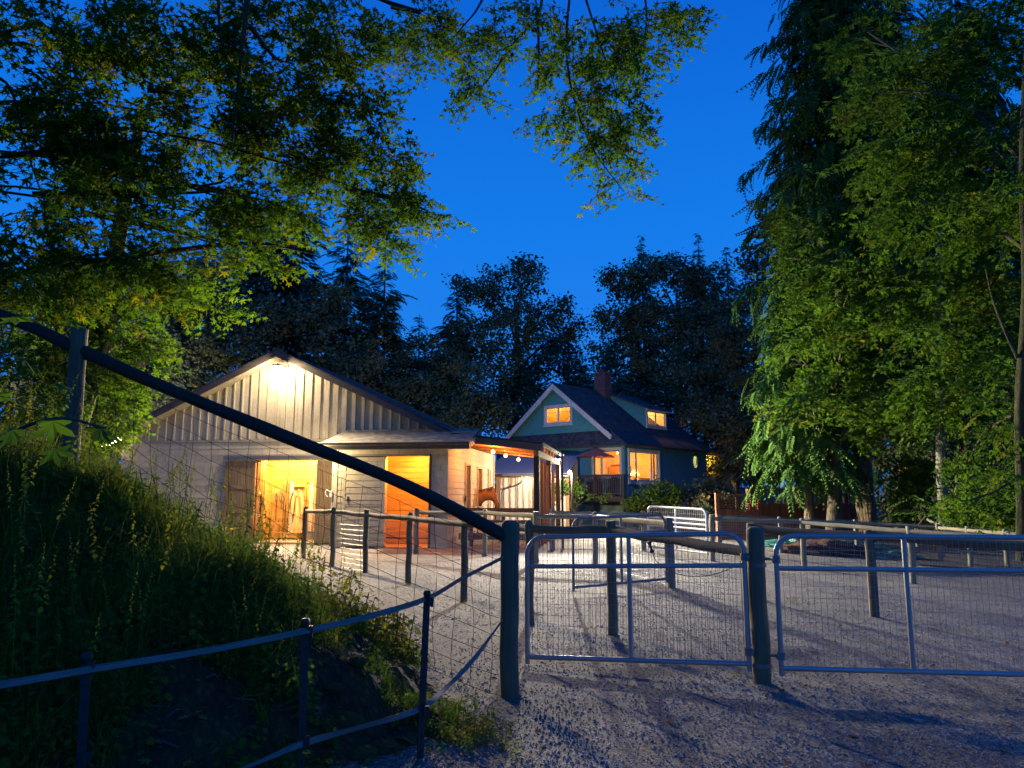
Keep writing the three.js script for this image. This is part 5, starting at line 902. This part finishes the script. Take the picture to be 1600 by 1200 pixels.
broadTree('round_tree', 'tall round tree standing out against the sky left of the house', [0, 0, -55], [0.246, 16.242, -55], .4, [[-1.972, 17.256, -55, 2.009], [0.989, 18.173, -55, 1.913], [-3.703, 17.765, -55, 1.052], [3.19, 15.485, -55, 1.817], [0, 14.492, -54, 2.911], [-2.821, 12.808, -53, 2.535], [3.898, 12.734, -55, 1.626], [5.227, 14.205, -56, 1.169], [1.909, 11.559, -54, 2.583], [-1.166, 9.953, -53, 2.765], [4.525, 10.833, -54, 1.597], [1.395, 8.776, -53, 2.304]], farTufts, M.far, { ...bg, bark: M.alderBark });
broadTree('round_tree', 'wide dark tree above the house chimney', [12.185, 0, -54], [12.554, 15.976, -54], .45, [[7.998, 17.471, -54, 1.69], [10.2, 18.223, -54, 2.113], [12.62, 17.972, -54, 2.348], [15.008, 16.971, -54, 2.348], [7.553, 14.253, -53, 1.843], [10.371, 13.77, -53, 2.996], [13.653, 13.289, -53, 2.996], [6.698, 12.532, -54, 1.315], [8.255, 10.491, -52, 2.487], [11.672, 9.637, -51, 2.883], [14.834, 10.092, -51, 2.439], [16.521, 14.253, -53, 2.074]], farTufts, M.far, { ...bg, bark: M.alderBark });
broadTree('round_tree', 'dark tree rising right of the house roof', [15.132, 0, -46], [15.63, 13.846, -46], .4, [[15.775, 16.834, -46, 1.36], [15.444, 14.269, -46, 1.8], [13.954, 10.71, -45, 1.957], [15.086, 8.143, -44, 2.104], [13.129, 5.718, -43, 1.683], [17.744, 19.828, -47, 1.226], [14.947, 4.594, -43, 1.683]], farTufts, M.far, { ...bg, gap: -.3 });
broadTree('round_tree', 'low dark tree filling the wood between barn and house', [-4.145, 0, -48], [-4.22, 8.737, -48], .35, [[-5.938, 10.453, -48, 2.087], [-3.726, 9.217, -47, 2.248], [-6.046, 7.421, -46, 2.2], [-2.414, 6.813, -46, 2.2], [-3.926, 5.91, -45, 1.957], [-8.66, 10.637, -49, 2.13], [-0.401, 6.006, -46, 1.8]], farTufts, M.far, bg);
broadTree('round_tree', 'dark tree behind the left half of the barn roof', [-18.18, 0, -42], [-18.558, 9.346, -42], .4, [[-20.893, 10.863, -42, 2.191], [-19.199, 12.652, -43, 2.243], [-16.745, 10.102, -42, 2.191], [-19.103, 7.697, -41, 1.961], [-14.553, 11.866, -43, 2.243], [-12.605, 11.083, -43, 2.057], [-11.002, 12.909, -44, 1.913], [-10.109, 9.715, -44, 2.296], [-21.181, 8.619, -40, 2.087], [-8.492, 8.44, -46, 2], [-16.18, 15.243, -45, 1.957]], farTufts, M.far, bg);
broadTree('round_tree', 'dark tree behind the left eave of the barn', [-19.08, 0, -38], [-19.477, 8.608, -38], .35, [[-21.827, 8.608, -38, 1.983], [-19.527, 9.293, -38, 1.983], [-18.266, 8.793, -39, 1.696], [-20.089, 6.119, -37, 1.93], [-18.326, 6.577, -38, 1.817], [-23.682, 11.624, -39, 2.035], [-21.488, 12.617, -40, 2.087], [-19.164, 14.031, -41, 1.961], [-17.321, 13.555, -42, 2.009]], farTufts, M.far, bg);
broadTree('round_tree', 'dark tree at the far left behind the bank crest', [-23.062, 0, -36], [-23.542, 8.24, -36], .35, [[-24.686, 6.953, -36, 1.878], [-22.728, 6.315, -36, 1.878], [-21.303, 5.144, -37, 1.609], [-23.807, 4.42, -36, 1.722], [-22.129, 3.535, -37, 1.448], [-20.751, 3.587, -38, 1.487], [-25.009, 10.195, -36, 1.878], [-23.275, 9.09, -37, 1.93]], farTufts, M.far, bg);
broadTree('round_tree', 'dark tree closing the wood behind the house gable', [5.627, 0, -50], [5.707, 8.591, -50], .35, [[5.275, 9.035, -50, 1.739], [3.941, 7.707, -50, 1.957], [7.015, 8.148, -50, 1.957], [2.624, 7.266, -50, 1.739], [8.746, 7.266, -50, 2.174]], farTufts, M.far, bg);
broadTree('round_tree', 'wood edge tree behind the porch at the right of the house', [12.954, 0, -47], [13.154, 6.926, -47], .3, [[12.174, 7.04, -48, 1.878], [13.53, 6.102, -47, 2.043], [13.955, 4.006, -46, 1.8], [12.613, 3.653, -47, 1.635]], farTufts, M.far, bg);
// ---------- right hand trees ----------
seed(81);
const cedarO = { geos: [hanging[0], fronds[1]], mat: M.cedarLeaf, hang: true, size: .95, step: .24, density: 10, sag: .26, lift: .1, from: .1, taper: .55 };
conifer('cedar_tree', 'tall cedar with a thick bare trunk beside the red fence', [13.718, 0, -29][0], -29, -.5, 34, 4.6, { ...cedarO, from: .2, trunk: .42, density: 12, taper: .5 });
conifer('cedar_tree', 'cedar with long hanging boughs right of the house porch', [11.284, 0, -28.5][0], -28.5, -.4, 12, 2.3, { ...cedarO, from: .23, density: 28, size: .85, trunk: .22 });
conifer('cedar_tree', 'dark cedar deep in the wood behind the alder trunk', [19.744, 0, -36][0], -36, -.6, 30, 5, { ...cedarO, size: 1.3, step: .4, density: 9 });
conifer('cedar_tree', 'dark cedar at the far right behind the mossy trunk', [22.435, 0, -34][0], -34, -.6, 28, 5.5, { ...cedarO, size: 1.3, step: .4, density: 9 });
conifer('fir_tree', 'tall fir behind the cedar with the bare trunk', [17.139, 0, -40][0], -40, -.5, 27, 5, { size: 1.4, step: .4, density: 11 });
seed(83);
const mr = { per: 60, gap: -.24, freq: .55, autumn: .04, size: 1.05, inner: .25, twigs: 2, limbs: 2, limbR: .22, bark: M.bark };
broadTree('maple_tree', 'bright green maple in front of the cedar trunk', [11.783, 0, -27.5], [12.197, 10.376, -26.5], .3, [[11.209, 10.542, -27, 1.174], [11.67, 9.242, -26, 1.47], [13.105, 9.725, -26, 1.357], [10.901, 7.688, -25.5, 1.22], [12.024, 7.568, -25, 1.413], [13.001, 11.815, -27, 1.291], [11.447, 12.193, -28, 0.877], [10.963, 13.123, -29, 0.656], [13.395, 8.026, -25, 1.196], [11.687, 5.929, -26, 1.357], [10.893, 4.603, -26.5, 1.267], [11.915, 4.204, -26, 1.085], [13.226, 5.392, -25.5, 1.22], [13.116, 3.931, -25.5, 0.931], [10.498, 6.58, -27, 0.822]], bigTwigs, M.maple, mr);
broadTree('maple_tree', 'maple with dark crown leaning in from the upper right', [12.529, 0, -17], [14.346, 10.616, -19], .42, [[12.204, 14.274, -21, 1.37], [13.562, 15.226, -20.5, 1.426], [14.256, 13.369, -19.5, 1.441], [12.814, 12.182, -21, 1.552], [13.831, 11.286, -20, 1.478], [11.952, 12.039, -22, 1.243], [12.534, 10.143, -21.5, 1.496], [13.596, 9.355, -20.5, 1.515], [13.673, 9.15, -19, 1.157], [12.006, 14.557, -23, 0.9], [12.249, 17.552, -24, 0.835], [14.266, 15.014, -19, 1.157], [12.963, 17.132, -22, 0.957]], bigTwigs, M.maple, { ...mr, per: 78, gap: -.2 });
broadTree('maple_tree', 'green maple around the spotted alder trunk', [15.597, 0, -26], [14.749, 7.33, -24], .24, [[13.214, 8.36, -23, 1.4], [14.101, 7.797, -22.5, 1.467], [14.842, 7.72, -21.5, 1.309], [12.958, 6.155, -22.5, 1.272], [14.534, 5.952, -22.5, 1.37], [13.962, 5.289, -20, 1.043], [13.451, 4.531, -24, 1.043], [14.884, 4.109, -24, 1.252], [14.308, 3.795, -21, 1.004], [12.781, 5.067, -22, 0.861]], bigTwigs, M.maple, mr);
{
  const t = thing('alder_tree', 'slim alder trunk with pale spotted bark at the wood edge', 'tree'); limb(t, 'trunk', [[14.449, 0, -25], [14.47, 1.834, -25], [14.587, 4.214, -25], [14.846, 8.026, -25], [15.32, 12.252, -25]], .2, .09, M.alderBark, 16, 10);
  limb(t, 'limb', [[14.714, 6.211, -25], [15.337, 7.473, -24.6], [15.99, 8.771, -24.4]], .06, .02, M.alderBark); crown(t, [[15.32, 12.252, -25, 1.087], [16.011, 8.998, -24.4, 0.743]], bigTwigs, M.maple, mr);
  const m = thing('mossy_tree', 'moss covered trunk at the right edge behind the gate', 'tree'); limb(m, 'trunk', [[12.248, 0, -18], [12.371, 1.462, -18], [12.531, 3.64, -18], [12.989, 6.558, -18], [13.259, 10.141, -18], [14.14, 16.204, -18]], .2, .1, M.mossBark, 18, 10); limb(m, 'limb', [[12.372, 2.077, -18], [11.644, 1.691, -17.8], [10.887, 1.465, -17.6], [10.52, 1.422, -17.5]], .035, .01, M.bark); limb(m, 'limb', [[12.566, 4.92, -18], [12.136, 6.227, -18], [11.989, 7.225, -18]], .05, .015, M.mossBark); crown(m, [[13.006, 9.27, -18, 0.704], [12.052, 2.825, -17.6, 0.398], [11.778, 2.066, -17.6, 0.337]], twigs, M.maple, { ...mr, per: 90 });
}
seed(87);
const sh = { per: 75, gap: -.4, freq: .9, autumn: 0, size: 1.5, inner: .2, limbs: 1, twigs: 1, flat: .85 };
const bush = (label, base, lobes, o = {}) => broadTree('shrub', label, base, [base[0], base[1] + 1.2, base[2]], .07, lobes, o.geos || smallTufts, o.mat || M.shrub, { ...sh, ...o });
bush('round light green shrub below the large house window', [5.656, 0, -33], [[5.95, 1.208, -33, 0.861], [6.77, 1.572, -33.5, 0.816], [5.38, 1.068, -33, 0.459], [7.079, 1.068, -33, 0.631]]);
bush('dark leafy shrub right of the house window shrub', [8.45, 0, -34], [[8.184, 1.484, -34, 0.769], [9.192, 1.868, -35, 0.791], [9.487, 1.196, -34, 0.769], [8.489, 0.928, -33, 0.746], [10.086, 1.63, -35, 0.487]], { mat: M.far });
bush('small bright shrub beside the tall slats', [2.005, 0, -32.5], [[2.014, 1.794, -32.5, 0.396], [2.348, 1.628, -32.5, 0.283], [2.184, 1.988, -32.5, 0.254]]);
{ const t = broadTree('small_tree', 'small crooked tree in front of the pale basement wall', [3.006, 0, -33.5], [2.822, 1.486, -33.5], .09, [[2.306, 1.686, -33.5, 0.466], [3.028, 1.771, -33.5, 0.466], [3.601, 1.572, -33.5, 0.408], [4.175, 1.458, -33.5, 0.35], [2.591, 1.401, -33.5, 0.35]], smallTufts, M.shrub, { ...sh, per: 45, size: 1.2, twigs: 2, gap: -.15, bark: M.mossBark }); }
bush('dark undergrowth bush at the foot of the cedar', [14.461, 0, -27], [[14.409, 1.738, -27, 0.798], [14.931, 2.431, -27, 0.939], [14.452, 0.822, -27, 0.563]], { mat: M.maple, per: 60, size: 1.8 });
bush('leafy undergrowth bush right of the alder trunk', [13.951, 0, -22], [[14.921, 2.235, -24, 0.939], [13.746, 1.797, -21, 0.822], [13.154, 1.261, -21, 0.694], [13.034, 1.121, -19.5, 0.577], [13.197, 1.059, -22, 0.497]], { mat: M.maple, per: 70, size: 1.6, geos: [smallTufts[0], twigs[0]], bark: M.bark });
bush('dark thicket deep behind the cedar trunk', [17.336, 0, -34], [[17.071, 3.085, -34, 1.478], [18.591, 3.672, -34, 1.478], [17.234, 1.34, -34, 1.33], [18.452, 1.628, -33, 1.291], [15.977, 1.928, -35, 1.37]], { mat: M.far, geos: farTufts, per: 9, size: 1.1, freq: .4 });
bush('dark thicket at the far right behind the leafy bush', [20.019, 0, -32], [[19.441, 3.55, -32, 1.391], [21.081, 3.274, -32, 1.391], [18.909, 1.363, -31, 1.213], [20.774, 1.363, -31, 1.213], [22.11, 5.226, -32, 1.391]], { mat: M.far, geos: farTufts, per: 9, size: 1.1, freq: .4 });
bush('dark fern bush between the cedar and alder trunks', [14.023, 0, -25.6], [[14.278, 1.181, -26, 0.678], [15.232, 1.853, -27, 0.751]], { geos: fronds, mat: M.cedarLeaf, per: 26, size: .8 });

// ---------- bank plants ----------
seed(91);
function blades(n, h, w, spread, lean) { const out = []; for (let k = 0; k < n; k++) { const a = R(0, 6.28), r = R(0, spread), H = h * R(.5, 1.15), l = lean * R(.3, 1.2), b = R(0, 6.28), p = (u) => V3(Math.cos(a) * r + Math.cos(b) * l * u * u * H, H * (u - .3 * l * u * u), Math.sin(a) * r + Math.sin(b) * l * u * u * H), s = V3(-Math.sin(b), 0, Math.cos(b)); let prev = null; for (const u of [0, .4, .75, 1]) { const c = p(u), ww = w * (1 - u * .92), q = [c.clone().addScaledVector(s, ww), c.clone().addScaledVector(s, -ww)]; if (prev) out.push(prev[0], prev[1], q[1], prev[0], q[1], q[0]); prev = q; } } return out; }
function weedPlant(n, h, size, kind = 'oval') { const out = []; stick(out, V3(0, 0, 0), V3(.02, h, .01), .004); for (let k = 0; k < n; k++) { const y = h * (.2 + .8 * k / n), a = k * 2.4 + R(-.3, .3), st = V3(Math.sin(a) * size * .5, y + .02, Math.cos(a) * size * .5); stick(out, V3(.01, y, 0), st, .0018); put(out, shapes[kind], st, R(.1, .8), a, R(-.3, .3), size * R(.7, 1.2)); } return out; }
const grassG = [cluster(blades(16, .26, .0035, .06, .9)), cluster(blades(14, .42, .004, .06, 1.2))], weedG = [cluster(weedPlant(11, .22, .06)), cluster(weedPlant(9, .13, .05)), cluster(weedPlant(13, .38, .06))], leafG = cluster(shapes.maple);
const bankSpots = (n, ok, mk) => { const s = []; let guard = 0; while (s.length < n && guard++ < n * 40) { const d = 1.8 + 18 * Math.pow(rnd(), 1.7), x = -rnd() * (.85 * d + 1), q = bankSide(x, d); if (q < .02 || !ok(x, d, q)) continue; s.push(mk(x, bankY(x, -d), -d, q)); } return s; };
const lushness = (x, d, q) => smooth(q, .1, 1.3) * .72 + .3 * n2(x * .8, d * .8) + (d > 8 ? .25 : 0);
const tint = (dry) => { const k = R(.7, 1.25); return rnd() < dry ? [k * 2.0, k * 1.35, k * .9] : [k, k, k]; };
for (let v = 0; v < 2; v++) scatter('grass', grassG[v], M.grass, bankSpots(v ? 5600 : 10000, (x, d, q) => lushness(x, d, q) > R(.25, .8), (x, y, z) => { const s = R(.6, 1.2) * (v ? .9 : 1); return [x, y - .02, z, R(-.2, .2), R(0, 6.3), R(-.2, .2), s, s, s, ...tint(.25)]; }), v ? 'long grass arching over the upper bank' : 'short grass covering the bank', 'grass');
for (let v = 0; v < 3; v++) scatter('weeds', weedG[v], M.weed, bankSpots([5200, 7000, 500][v], (x, d, q) => lushness(x, d, q) > R(.1, .8), (x, y, z) => { const s = R(.6, 1.25); return [x, y - .02, z, R(-.25, .25), R(0, 6.3), R(-.25, .25), s, s, s, ...tint(.06)]; }), ['leafy weeds growing among the bank grass', 'low weeds spread over the bank', 'tall weeds standing on the bank'][v], 'weeds');
scatter('leaf_litter', leafG, M.litter, bankSpots(4200, (x, d, q) => d < 11, (x, y, z) => { const s = R(.03, .075), k = R(.25, 1.0); return [x, y + .012, z, R(-.5, .5), R(0, 6.3), R(-.4, .4), s, s, s, k, k * R(.8, 1.2), k * R(.6, 2)]; }), 'dead leaves lying on the lower bank', 'dead leaves');
{ const s = []; for (let k = 0; k < 260; k++) { const d = R(2.6, 8), x = -R(.1, .8) * d, q = bankSide(x, d); if (q < .05) continue; const L = R(.06, .3); s.push([x, bankY(x, -d) + .015, -d, R(-.25, .25), R(0, 6.3), R(-.2, .2), R(.5, 1.4), R(.5, 1.2), L, R(.5, 1.6), R(.5, 1.5), R(.5, 1.5)]); } scatter('fallen_twigs', tube([V3(0, 0, -.5), V3(.01, .02, 0), V3(0, 0, .5)], [.005, .0055, .003], 5), std([.12, .092, .068], .9), s, 'grey fallen twigs on the lower bank', 'twigs'); }
{ // tall grass heads against the barn wall
  const stalk = []; stick(stalk, V3(0, 0, 0), V3(.05, .55, .02), .002); stick(stalk, V3(.05, .55, .02), V3(.12, .8, .05), .0015); for (let k = 0; k < 16; k++) { const u = k / 16, p = V3(.05 + .07 * u, .55 + .27 * u, .02 + .03 * u), a = k * 2.4; put(stalk, shapes.chip, p, R(.3, 1), a, 0, .04 * (1.2 - u)); }
  scatter('seed_grass', cluster(stalk), M.grass, bankSpots(900, (x, d, q) => q > .5 && d > 3.5 && lushness(x, d, q) > .35, (x, y, z) => { const s = R(.6, 1.15); return [x, y - .03, z, R(-.2, .2), R(0, 6.3), R(-.2, .2), s, s, s, ...tint(.7)]; }), 'thin seed heads standing over the bank grass', 'grass');
}
function patch(name, label, cat, geos, mat, cx, cz, rx, rz, n, s0, s1, tone) { const t = thing(name, label, cat); geos.forEach((g, i) => { const sp = []; for (let k = 0; k < n; k++) { const x = cx + gauss() * rx, z = cz + gauss() * rz, s = R(s0, s1); sp.push([x, landY(x, z) - .01, z, R(-.35, .35), R(0, 6.3), R(-.35, .35), s, s, s, ...tone()]); } asStuff(scatter('leaves', g, mat, sp, null, null, t)); }); return t; }
const yt = () => { const k = R(.45, 1.3); return rnd() < .35 ? [k * .45, k * .75, k * .8] : [k, k, k]; };
patch('yellow_weeds', 'yellow leaved weed clump behind the middle stake', 'weeds', [weedG[0], weedG[1], weedG[2]], M.yellowWeed, -1.317, -7, .36, .34, 75, .7, 1.5, yt);
patch('yellow_weeds', 'low yellow weeds at the foot of the gate post', 'weeds', [weedG[1]], M.yellowWeed, -0.3, -5.2, .22, .3, 70, .4, .9, yt);
patch('yellow_weeds', 'sparse green weeds on the slope left of the gate post', 'weeds', [weedG[1], grassG[0]], M.weed, -0.649, -5.6, .35, .35, 60, .4, .8, () => tint(.3));
{ const s = []; for (let k = 0; k < 46; k++) { const d = R(3.9, 6.3), x = R(-.30, -.02) * d, q = bankSide(x, d); if (q < -.12 || q > 1) continue; const r = R(.03, .085); s.push([x, landY(x, -d), -d, 0, R(0, 6), 0, r * 1.3, r * .7, r * 1.2, R(.5, 1.4), R(.6, 1.3), .8]); } const g = new THREE.IcosahedronGeometry(1, 3), p = g.attributes.position; for (let i = 0; i < p.count; i++) { const v = V3().fromBufferAttribute(p, i), n = 1 + .18 * n3(v.x * 3, v.y * 3, v.z * 3) + .08 * n3(v.x * 9, v.y * 9, v.z * 9); p.setXYZ(i, v.x * n, v.y * n, v.z * n); } g.computeVertexNormals(); scatter('moss_cushions', g, M.moss, s, 'small olive moss cushions on the toe of the bank', 'moss'); }
{ // leaves and seedlings on the gravel
  const s = []; for (let k = 0; k < 170; k++) { const d = 3.6 + 10 * Math.pow(rnd(), 1.4), x = R(-.12, .68) * d; if (bankSide(x, d) > 0) continue; const r = R(.028, .065), k2 = R(.4, 1.3); s.push([x, groundY(x, -d) + .012, -d, R(-.4, .4), R(0, 6.3), R(-.4, .4), r, r, r, k2 * R(.8, 1.3), k2 * R(.6, 1.4), k2]); }
  scatter('gravel_leaves', leafG, M.litter, s, 'scattered brown and orange leaves on the gravel', 'dead leaves');
  const w = []; for (const [x, z, n, r] of [[4.3, -11.6, 12, .35], [4.88, -10.95, 7, .4], [5.64, -9.62, 9, .5], [0.94, -9.03, 5, .12], [1.9, -7.5, 3, .06], [1.75, -7.64, 6, .14], [0.32, -10.08, 5, .12], [2.11, -6.84, 9, .1], [-1.74, -13.3, 8, .3], [-3.67, -16.04, 9, .4], [-0.7, -11.05, 8, .25], [-1.56, -8.11, 6, .3]]) for (let k = 0; k < n; k++) { const a = x + gauss() * r, b = z + gauss() * r * .7, q = R(.18, .5); w.push([a, landY(a, b), b, R(-.4, .4), R(0, 6.3), R(-.4, .4), q, q, q, ...yt()]); }
  scatter('gravel_seedlings', weedG[1], M.yellowWeed, w, 'tiny yellow green seedlings dotted along the fence lines', 'seedlings');
}

renderer.render(scene, camera);
